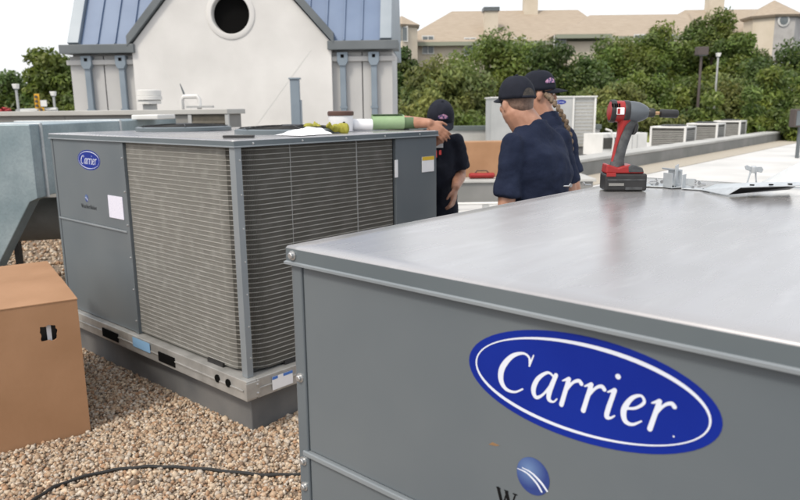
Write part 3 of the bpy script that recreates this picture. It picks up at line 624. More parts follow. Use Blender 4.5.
# long air handler behind
ra, rb = onY(0, 117, 9.2), onY(227, 109, 8.6); zt_ = rb.z
lah = thing('long_air_handler', 'long low grey air handler with a brown louvred opening at its end, behind the duct', 'air handler', (rb.x, rb.y, 0), math.atan2(8.6 - 9.2, rb.x - ra.x))
MB().box((-6.2, 0, .25), (-.02, .45, zt_ - .06)).build('casing', 'mid_grey', lah, 0.006)
MB().box((-6.25, -.04, zt_ - .059), (.02, .5, zt_)).build('top_lid', 'coping_light', lah, 0.006)
for x in (-.50, -.02): MB().box((x, -.03, .26), (x + .045, -.001, zt_ - .061)).build('louvre_post', 'pale_grey_metal', lah)
MB().box((-.455, -.012, .9), (-.02, -.001, zt_ - .061)).build('louvre_recess', 'louvre_brown', lah)
for k in range(9): MB().prism([(-.454, -.028, 1.0 + k * .055), (-.454, -.026, 1.0 + k * .055), (-.454, -.014, 1.03 + k * .055), (-.454, -.016, 1.03 + k * .055)], (.433, 0, 0)).build('louvre_slat', 'louvre_brown', lah)
for x in (-2.2, -4.2): MB().box((x, -.003, .27), (x + .012, -.0005, zt_ - .065)).build('panel_joint', 'curb_grey', lah)
MB().box((-6.1, .1, 0), (-.1, .4, .249)).build('roof_curb', 'curb_grey', lah)
# little white vents behind it
def vent_cap(px, py, Y, r, label, top):
    b = onY(px, py, Y); v = thing('roof_vent', label, 'vent', (b.x, Y, 0)); t = onY(px, top, Y).z
    MB().lathe([(r * .62, 0), (r * .62, t - .2)], n=20).build('vent_pipe', 'pale_grey_metal', v, smooth=True)
    for z0_, z1_, k in ((t - .2, t - .15, 1.0), (t - .14, t - .09, 1.12), (t - .08, t, 1.05)): MB().lathe([(r * k, z0_), (r * k, z1_), (r * k * .9, z1_ + .008)], n=20).build('vent_band', 'white_paint', v, smooth=True)
    return v
vent_cap(150.5, 112, 10.9, .17, 'white ribbed mushroom vent in front of the tower downspouts', 90.5)
b = onY(191, 108, 10.9); zt_ = onY(191, 96.5, 10.9).z
hv = thing('pipe_loop', 'small white bent pipe loop with a dark antenna above the louvred opening', 'pipe', (b.x, 10.9, 0))
MB().tube([(-.13, 0, 0), (-.13, 0, zt_ - .05), (-.10, 0, zt_), (.10, 0, zt_), (.13, 0, zt_ - .04), (.13, 0, zt_ - .2)], .035, 8).build('bent_pipe', 'white_paint', hv, smooth=True)
MB().box((-.06, -.05, zt_ - .17), (.34, .05, zt_ - .14)).build('shelf_plate', 'pale_grey_metal', hv); MB().tube([(-.08, 0, zt_ + .0), (-.14, 0, zt_ + .19)], [.02, .008], 6).build('antenna', 'trim_grey', hv)

# ================================================================== ROOF EDGES AND FAR EQUIPMENT
P1, P2 = onz(575, 178, 0), onz(800, 137, 0); dv = (P2 - P1).normalized(); P0 = P1 - dv * 3.2; P3 = P2 + dv * 3; Lp = (P3 - P0).length; ang = math.atan2(dv.y, dv.x)
par = thing('roof_parapet', 'low grey metal clad roof parapet with pale coping running past the condensers', 'parapet', P0, ang)
MB().box((0, 0, 0), (Lp, .55, .33)).build('parapet_wall', 'parapet_grey', par)
n_ = 8
for k in range(n_): MB().box((k * Lp / n_ + .004, -.03, .331), ((k + 1) * Lp / n_ - .004, .6, .40)).build('coping', 'coping_light', par, 0.008)
o = MB().box((0, -1.0, .004), (Lp, -.001, .012)).build('gravel_strip', 'beige_gravel'); o.location = P0; o.rotation_euler = (0, 0, ang); tag(o, kind='structure')
w0, w1 = onY(372, 127, 25), onY(600, 124.5, 25)
bw = thing('back_parapet', 'white roof edge wall with dark green-grey coping below the trees', 'parapet', (w0.x - 16, 25, 0))
MB().box((0, 0, 0), (w1.x - w0.x + 16, .3, w0.z - .16)).build('parapet_wall', 'coping_light', bw); MB().box((-.05, -.06, w0.z - .159), (w1.x - w0.x + 16.05, .36, w0.z)).build('coping', 'coping_dark', bw, .01)
w0, w1 = onY(598, 129, 41), onY(830, 127, 41)
bw = thing('back_parapet', 'far pale roof edge wall behind the row of condensers', 'parapet', (w0.x, 41, 0))
MB().box((0, 0, 0), (w1.x - w0.x, .4, w0.z - .08)).build('parapet_wall', 'coping_light', bw); MB().box((-.05, -.06, w0.z - .079), (w1.x - w0.x + .05, .46, w0.z)).build('coping', 'pale_grey_metal', bw, .01)
# white packaged unit behind the men
a, b = onY(492, 97, 23), onY(573, 96, 23); c = onY(593, 95, 23.4)
wu = thing('packaged_unit', 'large white packaged air conditioner with a grey mesh coil end, behind the two men', 'air conditioner', (a.x, 23, 0)); w = b.x - a.x; w2 = c.x - a.x
MB().box((0, 0, .3), (w, 1.6, a.z - .04)).build('casing', 'pale_grey_metal', wu, .01); MB().box((-.04, -.04, a.z - .039), (w2 + .04, 1.64, a.z)).build('top_lid', 'white_paint', wu, .01)
MB().box((w + .001, .05, .3), (w2, 1.55, a.z - .041)).build('coil_section', 'coil_fin', wu)
for x in (w, w2 - .05): MB().box((x, -.012, .3), (x + .06, .045, a.z - .041)).build('coil_post', 'white_paint', wu)
for k in range(14): MB().box((w + .065, .042, .4 + k * .11), (w2 - .055, .049, .45 + k * .11)).build('coil_bar', 'pale_grey_metal', wu)
for x in (.9, 1.8): MB().box((x, -.004, .32), (x + .02, -.0005, a.z - .045)).build('panel_joint', 'mid_grey', wu)
q = onY(561, 102, 23); bo = bpy.data.objects.new('oval_badge', ME_OVAL); col.objects.link(bo); bo.parent = wu; bo.location = (q.x - a.x, -.006, q.z); bo.rotation_euler = (R(90), 0, 0); bo.scale = (.9, .9, 1)
lo = bpy.data.objects.new('lettering', ME_CARRIER); col.objects.link(lo); lo.parent = bo; lo.location = (0, 0, .003)
MB().box((.05, .1, 0), (w2 - .05, 1.5, .299)).build('roof_curb', 'curb_grey', wu)
# condensers
def condenser(px0, px1, pym, pt, pb, label, Y):
    g0, g1 = onY(px0, pb, Y), onY(px1, pb, Y); t = onY((px0 + px1) / 2, pt, Y).z; S = g1.x - g0.x; cx_ = (g0.x + g1.x) / 2
    c = thing('condenser_unit', label, 'condenser', (cx_, Y, 0), R(-38), 'condensers in a row behind the grey parapet'); h = S * .36
    MB().box((-h + .03, -h + .03, .08), (h - .03, h - .03, t - .06)).build('coil', 'coil_core', c)
    MB().box((-h, -h, t - .059), (h, h, t)).build('top_lid', 'white_paint', c, .01); MB().box((-h, -h, 0), (h, h, .079)).build('base_pan', 'pale_grey_metal', c)
    for sx in (-1, 1):
        for sy in (-1, 1): MB().box((sx * h, sy * h, .08), (sx * (h - .07), sy * (h - .07), t - .06)).build('corner_post', 'white_paint', c)
    for k in range(10):
        z = .12 + (t - .24) * k / 10; MB().box((-h + .071, -h + .016, z), (h - .071, -h + .028, z + .03)).build('coil_bar', 'coil_row', c); MB().box((h - .028, -h + .071, z), (h - .016, h - .071, z + .03)).build('coil_bar', 'coil_row', c)
    MB().lathe([(h * .7, 0), (h * .7, .03), (h * .6, .05)], (0, 0, t), n=20).build('fan_guard', 'dark_steel', c)
condenser(648, 696, 670, 126, 150, 'white framed condenser beside the long pale cabinet', 25)
condenser(684, 725, 700, 123, 147, 'white framed condenser between two others in the row', 27.5)
condenser(711, 746, 724, 120.5, 143, 'white framed condenser at the end of the row away from the cabinet', 30)
a, b = onY(603, 134, 21.5), onY(652, 128, 22.3)
cb = thing('service_cabinet', 'long pale equipment cabinet with a dark grille and a white hose, behind the parapet', 'cabinet', (a.x, 21.5, 0), math.atan2(.8, b.x - a.x)); w = b.x - a.x
MB().box((0, 0, .1), (w, .9, a.z)).build('casing', 'white_paint', cb, .01); MB().box((.02, .05, 0), (w - .02, .85, .099)).build('base', 'mid_grey', cb)
MB().box((.02, -.02, .3), (.5, -.001, a.z - .12)).build('grille', 'coil_core', cb)
for k in range(4): MB().box((.75 + k * .2, -.008, .15), (.77 + k * .2, -.001, a.z - .05)).build('panel_joint', 'pale_grey_metal', cb)
MB().tube([(.3, -.1, .1), (.3, -.14, .6), (.2, -.12, .85), (.05, -.05, .9)], .03, 8).build('hose', 'white_paint', cb, smooth=True)
a = onY(673.5, 127, 33); vp = MB().tube([(0, 0, 0), (0, 0, onY(673.5, 117.5, 33).z)], .10, 10).build('vent_pipe', 'white_paint', None, smooth=True); vp.location = (a.x, 33, 0); tag(vp, 'plain white vent pipe rising above the condensers', 'pipe')
# low platform, its cardboard box and red tool bag
a, b = onz(440, 203, 0), onz(520, 201, 0)
pl = thing('equipment_curb', 'low grey sheet metal equipment curb with pale flat top, behind the men', 'curb', (a.x, a.y, 0)); w = 2.6
MB().box((0, 0, 0), (w, .9, .34)).build('curb_wall', 'parapet_grey', pl, .01); MB().box((-.04, -.04, .341), (w + .04, .94, .39)).build('curb_cap', 'coping_light', pl, .008)
t = onY(480, 141, a.y + .75); bx = thing('cardboard_box', 'big closed brown cardboard box standing on the low grey equipment curb', 'box', (onY(458, 175, a.y + .6).x, a.y + .42, .391), R(4))
hh = t.z - .391
MB().box((0, 0, 0), (1.4, .44, hh)).build('carton', 'cardboard', bx, .01); MB().box((.0, .19, hh + .001), (1.4, .25, hh + .004)).build('tape', 'cardboard_edge', bx)
tb_ = thing('tool_bag', 'small red tool bag lying on the grey equipment curb', 'bag', (onY(469, 178, a.y + .15).x, a.y + .16, .391)); tb_.scale = (1, 1, .72)
MB().lathe([(.05, 0), (.075, .02), (.075, .42), (.05, .44)], (0, 0, .075), (1, 0, 0), 14, .8).build('bag_body', 'red_plastic', tb_, smooth=True); MB().tube([(.1, 0, .13), (.14, 0, .19), (.3, 0, .19), (.34, 0, .13)], .012, 6).build('bag_handle', 'black_plastic', tb_); MB().box((.47, -.05, 0), (.62, .05, .04)).build('tool_tray', 'white_paint', tb_)
a2 = onz(452, 206, 0); gp = thing('gas_pipe', 'thin white pipe run on short stands across the pale roof', 'pipe', (a2.x, a2.y - .5, 0))
MB().tube([(-.5, 0, .10), (2.2, .1, .10)], .022, 8).build('pipe_run', 'white_paint', gp, smooth=True)
for x in (0, .5, 1.4): MB().box((x - .05, -.06 + x * .04, 0), (x + .05, .06 + x * .04, .076)).build('pipe_stand', 'pale_grey_metal', gp)
fl = onY(796, 127, 21); fo = thing('flood_light', 'dark box-shaped flood light on a short post by the parapet', 'light', (fl.x + .12, 21, 0))
MB().box((-.04, -.04, 0), (.04, .04, fl.z)).build('light_post', 'trim_grey', fo); t = onY(796, 109, 21).z; MB().box((-.26, -.16, fl.z - .0), (.26, .16, t)).build('light_head', 'lamp_brown', fo, .02); MB().box((-.22, -.175, fl.z + .05), (.22, -.161, t - .05)).build('lens', 'glass_dark', fo)

# ================================================================== BACKGROUND: HOUSE, TREES, STREET
HY = 66.0
def hp(px, py, dy=0.0): return onY(px, py, HY + dy)
house = thing('hip_roofed_building', 'long cream building with tan hipped roofs, chimneys and turrets beyond the trees', 'building', (hp(600, 40).x, HY, GROUND)); HO = Vector(house.location)
def hr(p): return Vector(p) - HO
def hroof(pts, name='roof', m='roof_tan', par=house):
    mb = MB(); mb.add([hr(p) for p in pts], [list(range(len(pts)))]); me = mb.mesh(name); me.materials.append(MATS[m]); o = bpy.data.objects.new(name, me); col.objects.link(o); o.parent = par
    s = o.modifiers.new('thick', 'SOLIDIFY'); s.thickness = .22; s.offset = -1; return o
ze = hp(560, 40).z
MB().box(hr((hp(405, 50).x, HY + .6, GROUND)), hr((hp(770, 50).x, HY + 14, ze))).build('wall', 'wall_cream', house)
def hip(px0, px1, pye, pr0, pr1, pyr, y0, depth):
    e0, e1 = hp(px0, pye, y0), hp(px1, pye, y0); r0, r1 = hp(pr0, pyr, y0 + depth), hp(pr1, pyr, y0 + depth); zE = (e0.z + e1.z) / 2; e0.z = e1.z = zE
    zr = (r0.z + r1.z) / 2; r0.z = r1.z = zr; b0, b1 = Vector((e0.x, e0.y + 2 * depth, zE)), Vector((e1.x, e1.y + 2 * depth, zE))
    rf = hroof([e0, e1, r1, r0]); hroof([e1, b1, r1]); hroof([b0, e0, r0]); hroof([b1, b0, r0, r1])
    MB().box(hr((e0.x, e0.y - .05, zE - .35)), hr((e1.x, e0.y + .15, zE - .02))).build('fascia', 'fascia_green', house); return rf
hip(398, 620, 41, 452, 578, 10.5, 0, 7); hip(560, 700, 36, 590, 690, 14.5, -1.5, 6); hip(655, 800, 40, 685, 770, 9.5, -.6, 7)
hip(556, 612, 34, 572, 590, 24, -2.6, 2.5)
MB().box(hr((hp(562, 40).x, HY - 1.9, GROUND)), hr((hp(695, 40).x, HY + 2, ze - .3))).build('wall', 'wall_cream', house)
def chimney(px0, px1, pt, pb, y, capm):
    a, b = hp(px0, pt, y), hp(px1, pb, y); c = MB().box(hr((a.x, HY + y, b.z - 1)), hr((b.x, HY + y + 1.3, a.z - .35))).build('chimney', 'wall_cream', house)
    MB().box(hr((a.x - .12, HY + y - .12, a.z - .349)), hr((b.x + .12, HY + y + 1.42, a.z))).build('chimney_cap', capm, c)
chimney(485, 498, 7, 27, 1.5, 'trim_grey'); chimney(525, 538, -14, 11, 6, 'wall_cream'); chimney(711, 724, -8, 10, 5, 'wall_cream')
def turret(pxc, pxr, pye, pya, pyb, yy, n, mats, rot):
    c = hp(pxc, pye, yy); rad = hp(pxc + pxr, pye, yy).x - c.x; za_ = hp(pxc, pya, yy).z; zb = hp(pxc, pyb, yy).z
    cc = Vector((c.x, HY + yy + rad, 0)); pts = [cc + Vector((math.cos(rot + 2 * math.pi * k / n), math.sin(rot + 2 * math.pi * k / n), 0)) * rad for k in range(n)]
    for k in range(n):
        p, q = pts[k] * 1, pts[(k + 1) % n] * 1; d = ((p + q) / 2 - cc).normalized() * .25
        w = MB(); w.add([hr((p.x, p.y, zb)), hr((q.x, q.y, zb)), hr((q.x, q.y, c.z)), hr((p.x, p.y, c.z))], [(0, 1, 2, 3)])
        me = w.mesh('wall'); me.materials.append(MATS[mats[k % len(mats)]]); o = bpy.data.objects.new('wall', me); col.objects.link(o); o.parent = house; o.modifiers.new('t', 'SOLIDIFY').thickness = .2
        P_, Q_ = cc + (p - cc) * 1.16, cc + (q - cc) * 1.16; P_.z = Q_.z = c.z - .1; hroof([P_, Q_, Vector((cc.x, cc.y, za_))])
    return cc, rad, c.z, zb
cc, rad, z1_, z0_ = turret(402, 18, 23, 13.5, 60, -3, 6, ['wall_cream'], R(30))
w = MB().box(hr((cc.x - .9, cc.y - rad * .87 - .16, z1_ - 1.55)), hr((cc.x + .5, cc.y - rad * .87 - .101, z1_ - .25))).build('window', 'white_paint', house)
for k in range(2): MB().box(hr((cc.x - .8 + k * .66, cc.y - rad * .87 - .19, z1_ - 1.45)), hr((cc.x - .24 + k * .66, cc.y - rad * .87 - .161, z1_ - .35))).build('pane', 'glass_dark', w)
cc, rad, z1_, z0_ = turret(787, 27, 13, -4, 60, -3, 8, ['wall_cream', 'wall_cream', 'wall_cream', 'wall_cream', 'wall_cream', 'wall_cream_shaded', 'wall_cream_shaded', 'wall_cream'], R(22.5))  # grey walls: shade of the facets turned from the light, painted in
a = hp(785, 20, -3.1); w = MB().lathe([(.52, 0), (.52, .08), (.40, .1)], hr((a.x, cc.y - rad * .93, a.z)), (0, -1, 0), 24).build('round_window', 'white_paint', house); MB().lathe([(.36, 0), (.36, .03)], hr((a.x, cc.y - rad * .93 - .1, a.z)), (0, -1, 0), 24).build('pane', 'glass_dark', w)
for px, py in ((410, 44), (428, 44), (470, 46), (520, 46), (640, 43), (655, 43), (668, 43), (560, 44)):
    y = .5 if px < 560 else -2.0
    a = hp(px, py, y); w = MB().box(hr((a.x - .55, HY + y - .02, a.z - .9)), hr((a.x + .55, HY + y + .09, a.z + .75))).build('window', 'white_paint', house)
    for sx in (-1, 1): MB().box(hr((a.x + sx * .04, HY + y - .05, a.z - .8)), hr((a.x + sx * .47, HY + y - .021, a.z + .65))).build('pane', 'glass_dark', w)

def leaf_mesh(name, centers, radii, per, size, m, vert=0.0, seed=1, spread=0.5):
    g = np.random.default_rng(seed); nC = len(centers); n = nC * per; ci = np.repeat(np.arange(nC), per)
    d = g.normal(size=(n, 3)); d /= np.linalg.norm(d, axis=1, keepdims=True); rr = g.random(n) ** .45
    P = centers[ci] + d * rr[:, None] * radii[ci][:, None] * np.array([1, 1, .8])
    nrm = d * .6 + g.normal(size=(n, 3)) * .6 + np.array([0, 0, .45]); nrm /= np.linalg.norm(nrm, axis=1, keepdims=True)
    t = g.normal(size=(n, 3)); t[:, 2] += vert * 3 - .3; t -= nrm * (t * nrm).sum(1, keepdims=True); t /= np.linalg.norm(t, axis=1, keepdims=True); b = np.cross(nrm, t)
    s = (size * g.uniform(.6, 1.35, n))[:, None]
    V = np.stack([P - t * s, P + b * s * .42 + t * s * .1, P + t * s, P - b * s * .42 + t * s * .1], 1).reshape(-1, 3)
    me = bpy.data.meshes.new(name); me.vertices.add(4 * n); me.vertices.foreach_set('co', V.ravel().astype(np.float32))
    me.loops.add(4 * n); me.loops.foreach_set('vertex_index', np.arange(4 * n, dtype=np.int32)); me.polygons.add(n); me.polygons.foreach_set('loop_start', np.arange(0, 4 * n, 4, dtype=np.int32))
    cl = g.uniform(.72, 1.35, nC)[ci] * g.uniform(.75, 1.35, n); hue = g.uniform(-.12, .15, nC)[ci] + g.uniform(-.06, .06, n)
    cv = np.stack([cl * (1 + hue), cl, cl * (1 - hue), np.ones(n)], 1); cv = np.repeat(cv, 4, 0)
    at = me.color_attributes.new('tint', 'FLOAT_COLOR', 'POINT'); at.data.foreach_set('color', cv.ravel().astype(np.float32))
    me.update(); me.materials.append(MATS[m]); return me
def tree(name, label, cat, base, top, halfw, crown_h, m, ncl=46, per=190, size=.16, seed=1, group=None, vert=0.0, deep=None):
    g = np.random.default_rng(seed); t = thing(name, label, cat, base, 0, group); H_ = top - base[2]; cz = H_ - crown_h / 2; dp = deep or halfw * .8
    d = g.normal(size=(ncl, 3)); d /= np.linalg.norm(d, axis=1, keepdims=True); r = g.uniform(.35, 1, ncl) ** .6
    cr = g.uniform(.22, .42, ncl) * min(halfw, crown_h * .6)
    ce = d * r[:, None] * (np.array([halfw * 1.12, dp, crown_h / 2]) - cr[:, None] * .6); ce[:, 2] += cz
    me = leaf_mesh('crown', ce, cr, per, size, m, vert, seed); o = bpy.data.objects.new('crown', me); col.objects.link(o); o.parent = t
    tr = MB(); tr.tube([(0, 0, 0), (.05, 0, cz * .5), (0, .05, cz), (.1, 0, cz + crown_h * .3)], [.035 * H_ ** .9, .028 * H_ ** .9, .02 * H_ ** .9, .02], 8)
    for k in range(min(9, ncl)):
        c = ce[k]; tr.tube([(0, .02, cz * (.55 + .05 * k)), (c[0] * .5, c[1] * .5, (c[2] + cz * .7) / 2), tuple(c)], [.05, .035, .012], 5)
    tr.build('trunk', 'bark', t, smooth=True); return t
GRP = 'trees standing between the roof edge and the tan roofed building'
# px centre, px half width, top py, distance, crown height m, material, label
TREES = [
 (404, 22, 50, 40, 7.0, 'leaf_dark', 'dark green tree at the corner of the stucco tower'),
 (447, 40, 57, 36, 6.0, 'leaf_olive', 'pale olive feathery tree right behind the man leaning on the unit'),
 (500, 48, 28, 47, 9.0, 'leaf_mid', 'broad mid green tree below the dark capped chimney'),
 (566, 40, 36, 45, 8.5, 'leaf_dark', 'dark green tree rising behind the white packaged unit'),
 (628, 42, 33, 49, 9.0, 'leaf_mid', 'rounded mid green tree behind the power drill'),
 (661, 36, 20, 50, 9.5, 'leaf_mid', 'mid green tree with leafy tips against the tan roof slope'),
 (715, 34, 11, 50, 11, 'leaf_mid', 'tall pointed green tree reaching the roof ridge below the far chimney'),
 (742, 26, 32, 47, 8.5, 'leaf_mid', 'mid green tree beside the octagonal turret'),
 (790, 40, 38, 44, 8.5, 'leaf_dark', 'dark green tree under the octagonal turret'),
]
for i, (px, hw_, pt, Y, ch, m, lab) in enumerate(TREES):
    p = onY(px, pt - 5, Y); tree('broadleaf_tree', lab, 'tree', (p.x, Y, GROUND), p.z, 1.18 * hw_ * Y / FPX, ch, m, 92, 370, .135, 10 + i, GRP, .5 if m == 'leaf_olive' else .15, hw_ * Y / FPX * .9)
SHRUB = [(425, 26, 84, 33, 'bright green bush'), (472, 34, 86, 32, 'bright green bush'), (540, 38, 80, 34, 'mid green bush'), (596, 36, 82, 34, 'mid green bush'), (650, 36, 60, 37, 'mid green bush'), (690, 30, 56, 36, 'mid green bush'),
         (730, 36, 58, 36, 'mid green bush'), (775, 36, 62, 35, 'mid green bush'), (812, 34, 66, 35, 'mid green bush'), (625, 30, 70, 35, 'mid green bush'), (760, 26, 84, 32, 'mid green bush'), (705, 36, 86, 32, 'mid green bush'), (655, 32, 90, 32, 'mid green bush'), (800, 30, 92, 31, 'mid green bush')]
SLAB = ['bright green bush against the tower corner', 'bright green bush just above the dark coping by the man leaning on the unit', 'bush directly behind the white packaged unit', 'bush showing between the packaged unit and the power drill', 'tall bush behind the head of the power drill', 'bush beside the brown box lamp',
        'bush around the pale lamp post', 'light green bush below the octagonal turret', 'light green bush behind the dark flood light', 'tall dark bush over the service cabinet', 'low bush above the far end of the condenser row', 'low bush above the middle condenser', 'low bush above the plain white vent pipe', 'low dark bush right beside the flood light']
for i, (px, hw_, pt, Y, _) in enumerate(SHRUB):
    p = onY(px, pt, Y); tree('bush', SLAB[i], 'bush', (p.x, Y, GROUND), p.z, hw_ * Y / FPX * 1.1, min(7.0, p.z - GROUND - .5), 'leaf_mid' if i % 3 else 'leaf_olive', 58, 310, .115, 40 + i, 'bushes along the roof edge', .4)
for i, (px, hw_, pt, Y, ch, lab) in enumerate([(52, 34, 40, 46, 9.5, 'rounded sunlit tree left of the stucco tower'), (8, 44, 60, 52, 9.5, 'wide dark tree behind the pale street lamp')]):
    p = onY(px, pt, Y); tree('broadleaf_tree', lab, 'tree', (p.x, Y, GROUND), p.z, hw_ * Y / FPX, ch, 'leaf_mid' if i == 0 else 'leaf_dark', 90, 280, .19, 70 + i, 'trees along the street', .1)
p = onY(66, 91, 30); tree('bush', 'light green bush tucked against the tower base', 'bush', (p.x, 30, GROUND), p.z, 15 * 30 / FPX, 5, 'leaf_mid', 36, 200, .13, 80, None, .3)
for i, (px, pt) in enumerate([(6, 107), (24, 109)]):
    p = onY(px, pt, 36); tree('flowering_shrub', ['crimson flowering shrub by the pale street lamp', 'crimson flowering shrub under the signal mast arm'][i], 'shrub', (p.x, 36, GROUND), p.z, .75, 4, 'leaf_red', 30, 160, .13, 90 + i, None, .2)
# low green mass that closes the gap under the trees
cs = np.array([[x, 52 + rng.uniform(-2, 2), GROUND + rng.uniform(.5, 6.5)] for x in np.arange(-40, 60, .9)]); o = bpy.data.objects.new('far_hedge', leaf_mesh('far_hedge', cs, np.full(len(cs), 1.6), 170, .24, 'leaf_dark', 0, 99)); col.objects.link(o); tag(o, 'dense dark hedge massed behind the trees', 'hedge', kind='stuff')
# street furniture
def lamp(name, px, pt, Y, label, kind):
    p = onY(px, pt, Y); l = thing(name, label, 'lamp', (p.x, Y, GROUND)); h = p.z - GROUND
    if kind == 'box':
        MB().tube([(0, 0, 0), (0, 0, h - .36)], [.09, .06], 8).build('pole', 'lamp_brown', l); MB().box((-.23, -.23, h - .36), (.23, .23, h)).build('lamp_head', 'lamp_brown', l, .02); MB().box((-.18, -.18, h - .39), (.18, .18, h - .361)).build('lens', 'glass_dark', l)
    else:
        MB().tube([(0, 0, 0), (0, 0, h - .2)], [.07, .045], 8).build('pole', 'pale_grey_metal', l); MB().prism([(-.07, -.08, h - .18), (.07, -.08, h - .18), (.11, -.1, h), (-.11, -.1, h)], (0, .18, 0)).build('lamp_head', 'white_paint', l, .02)
        MB().box((-.05, -.05, h - .21), (.05, .05, h - .181)).build('lens', 'glass_dark', l)
lamp('street_lamp', 702, 47, 33, 'brown box-headed parking lamp in front of the bushes', 'box'); lamp('street_lamp', 718.5, 53, 35.2, 'slim pale lamp post half hidden in the bushes', 'pole')
lamp('street_lamp', 15.5, 84, 27, 'pale street lamp with a tapered head left of the traffic signal', 'pole'); lamp('street_lamp', 53, 91.5, 29, 'small pale lamp right of the traffic signal', 'pole')
a = onY(19, 112, 28); b = onY(40, 110, 28); tsg = thing('traffic_signal', 'yellow traffic signal hung on a pale mast arm with a white sign', 'traffic signal', (a.x, 28, GROUND)); h = a.z - GROUND
MB().tube([(0, 0, 0), (0, 0, h + .1)], .12, 8).build('mast', 'pale_grey_metal', tsg); MB().tube([(0, 0, h), (1.5, 0, h + .08)], [.12, .08], 8).build('mast_arm', 'pale_grey_metal', tsg)
for dx, dz, hh_ in ((b.x - a.x, .12, .56), (b.x - a.x + .14, -.18, .34)):
    hd = MB().box((dx - .10, -.16, h + dz), (dx + .10, -.125, h + dz + hh_)).build('signal_head', 'signal_yellow', tsg, .01)
    for k in range(3): MB().lathe([(.05, 0), (.055, .06)], (dx, -.16, h + dz + hh_ * (.2 + .3 * k)), (0, -1, 0), 12).build('signal_lens', 'lamp_brown', hd)
MB().box((b.x - a.x + .12, -.15, h + .2), (b.x - a.x + .36, -.125, h + .44)).build('sign_plate', 'white_paint', tsg)

# ================================================================== GRAVEL
def gravel(name, x0, x1, y0, y1, dens, size, seed, keep):
    g = np.random.default_rng(seed); n = int((x1 - x0) * (y1 - y0) * dens)
    P = np.stack([g.uniform(x0, x1, n), g.uniform(y0, y1, n)], 1); P = P[keep(P)]; n = len(P)
    t = (1 + 5 ** .5) / 2
    iv = np.array([(-1, t, 0), (1, t, 0), (-1, -t, 0), (1, -t, 0), (0, -1, t), (0, 1, t), (0, -1, -t), (0, 1, -t), (t, 0, -1), (t, 0, 1), (-t, 0, -1), (-t, 0, 1)]) / math.hypot(1, t)
    it = np.array([(0, 11, 5), (0, 5, 1), (0, 1, 7), (0, 7, 10), (0, 10, 11), (1, 5, 9), (5, 11, 4), (11, 10, 2), (10, 7, 6), (7, 1, 8), (3, 9, 4), (3, 4, 2), (3, 2, 6), (3, 6, 8), (3, 8, 9), (4, 9, 5), (2, 4, 11), (6, 2, 10), (8, 6, 7), (9, 8, 1)])
    q = g.normal(size=(n, 4)); q /= np.linalg.norm(q, axis=1, keepdims=True); w, x, y, z = q.T
    Rm = np.stack([1 - 2 * (y * y + z * z), 2 * (x * y - z * w), 2 * (x * z + y * w), 2 * (x * y + z * w), 1 - 2 * (x * x + z * z), 2 * (y * z - x * w), 2 * (x * z - y * w), 2 * (y * z + x * w), 1 - 2 * (x * x + y * y)], 1).reshape(n, 3, 3)
    s = size * g.lognormal(0, .28, n)[:, None] * g.uniform(.6, 1.25, (n, 3)); L = iv[None] * s[:, None] * g.uniform(.78, 1.15, (n, 12, 1))
    V = np.einsum('nij,nkj->nki', Rm, L); V[:, :, :2] += P[:, None]; V[:, :, 2] += (.004 + size * g.uniform(.1, 1.2, n))[:, None]
    F = (it[None] + 12 * np.arange(n)[:, None, None]).reshape(-1, 3); nf = len(F)
    me = bpy.data.meshes.new(name); me.vertices.add(12 * n); me.vertices.foreach_set('co', V.ravel().astype(np.float32)); me.loops.add(3 * nf); me.loops.foreach_set('vertex_index', F.ravel().astype(np.int32))
    me.polygons.add(nf); me.polygons.foreach_set('loop_start', np.arange(0, 3 * nf, 3, dtype=np.int32))
    pal = np.array([(.52, .40, .29), (.60, .52, .42), (.66, .62, .56), (.34, .24, .17), (.46, .30, .19), (.40, .36, .32), (.70, .60, .47), (.22, .17, .13)]); c = pal[g.choice(8, n, p=[.22, .2, .16, .1, .1, .09, .09, .04])] * g.uniform(.8, 1.15, (n, 1))
    cv = np.repeat(np.concatenate([c, np.ones((n, 1))], 1), 12, 0); at = me.color_attributes.new('tint', 'FLOAT_COLOR', 'POINT'); at.data.foreach_set('color', cv.ravel().astype(np.float32))
    me.update(); me.materials.append(MATS['stone']); o = bpy.data.objects.new(name, me); col.objects.link(o); tag(o, 'loose tan and white pebbles covering the roof', 'gravel', kind='stuff')
BXC = Vector((-1.578, 3.307, 0)); BU = Vector((-.835, -.55, 0)).normalized(); BV = Vector((BU.y, -BU.x, 0)); BW_, BD_, BH_ = .75, 1.05, .70
def keep(P):
    P3 = P; d = P3 - np.array(C[:2]); a = d @ np.array(B[:2]); b = d @ np.array(A[:2]); ok = ~((a > .045) & (a < BE) & (b > .045) & (b < LE))
    d = P3 - np.array(N[:2]); a = d @ np.array(B[:2]); b = d @ np.array(A[:2]); ok &= ~((a > .05) & (b < -.05) & (a < 1.6))
    d = P3 - np.array(BXC[:2]); a = d @ np.array(BU[:2]); b = d @ np.array(BV[:2]); ok &= ~((a > -.01) & (a < BW_ + .01) & (b > -.01) & (b < BD_ + .01)); return ok
gravel('gravel', -2.6, .4, 1.9, 4.6, 7600, .0086, 3, keep)
gravel('gravel', -6.0, -1.4, 4.6, 9.5, 420, .017, 4, keep)

# ================================================================== CARDBOARD BOX, CABLE
yaw = math.atan2(-BU.y, -BU.x)
cb = thing('cardboard_box', 'tan cardboard box with a torn hand hole on the gravel by the coil unit', 'box', BXC, yaw)
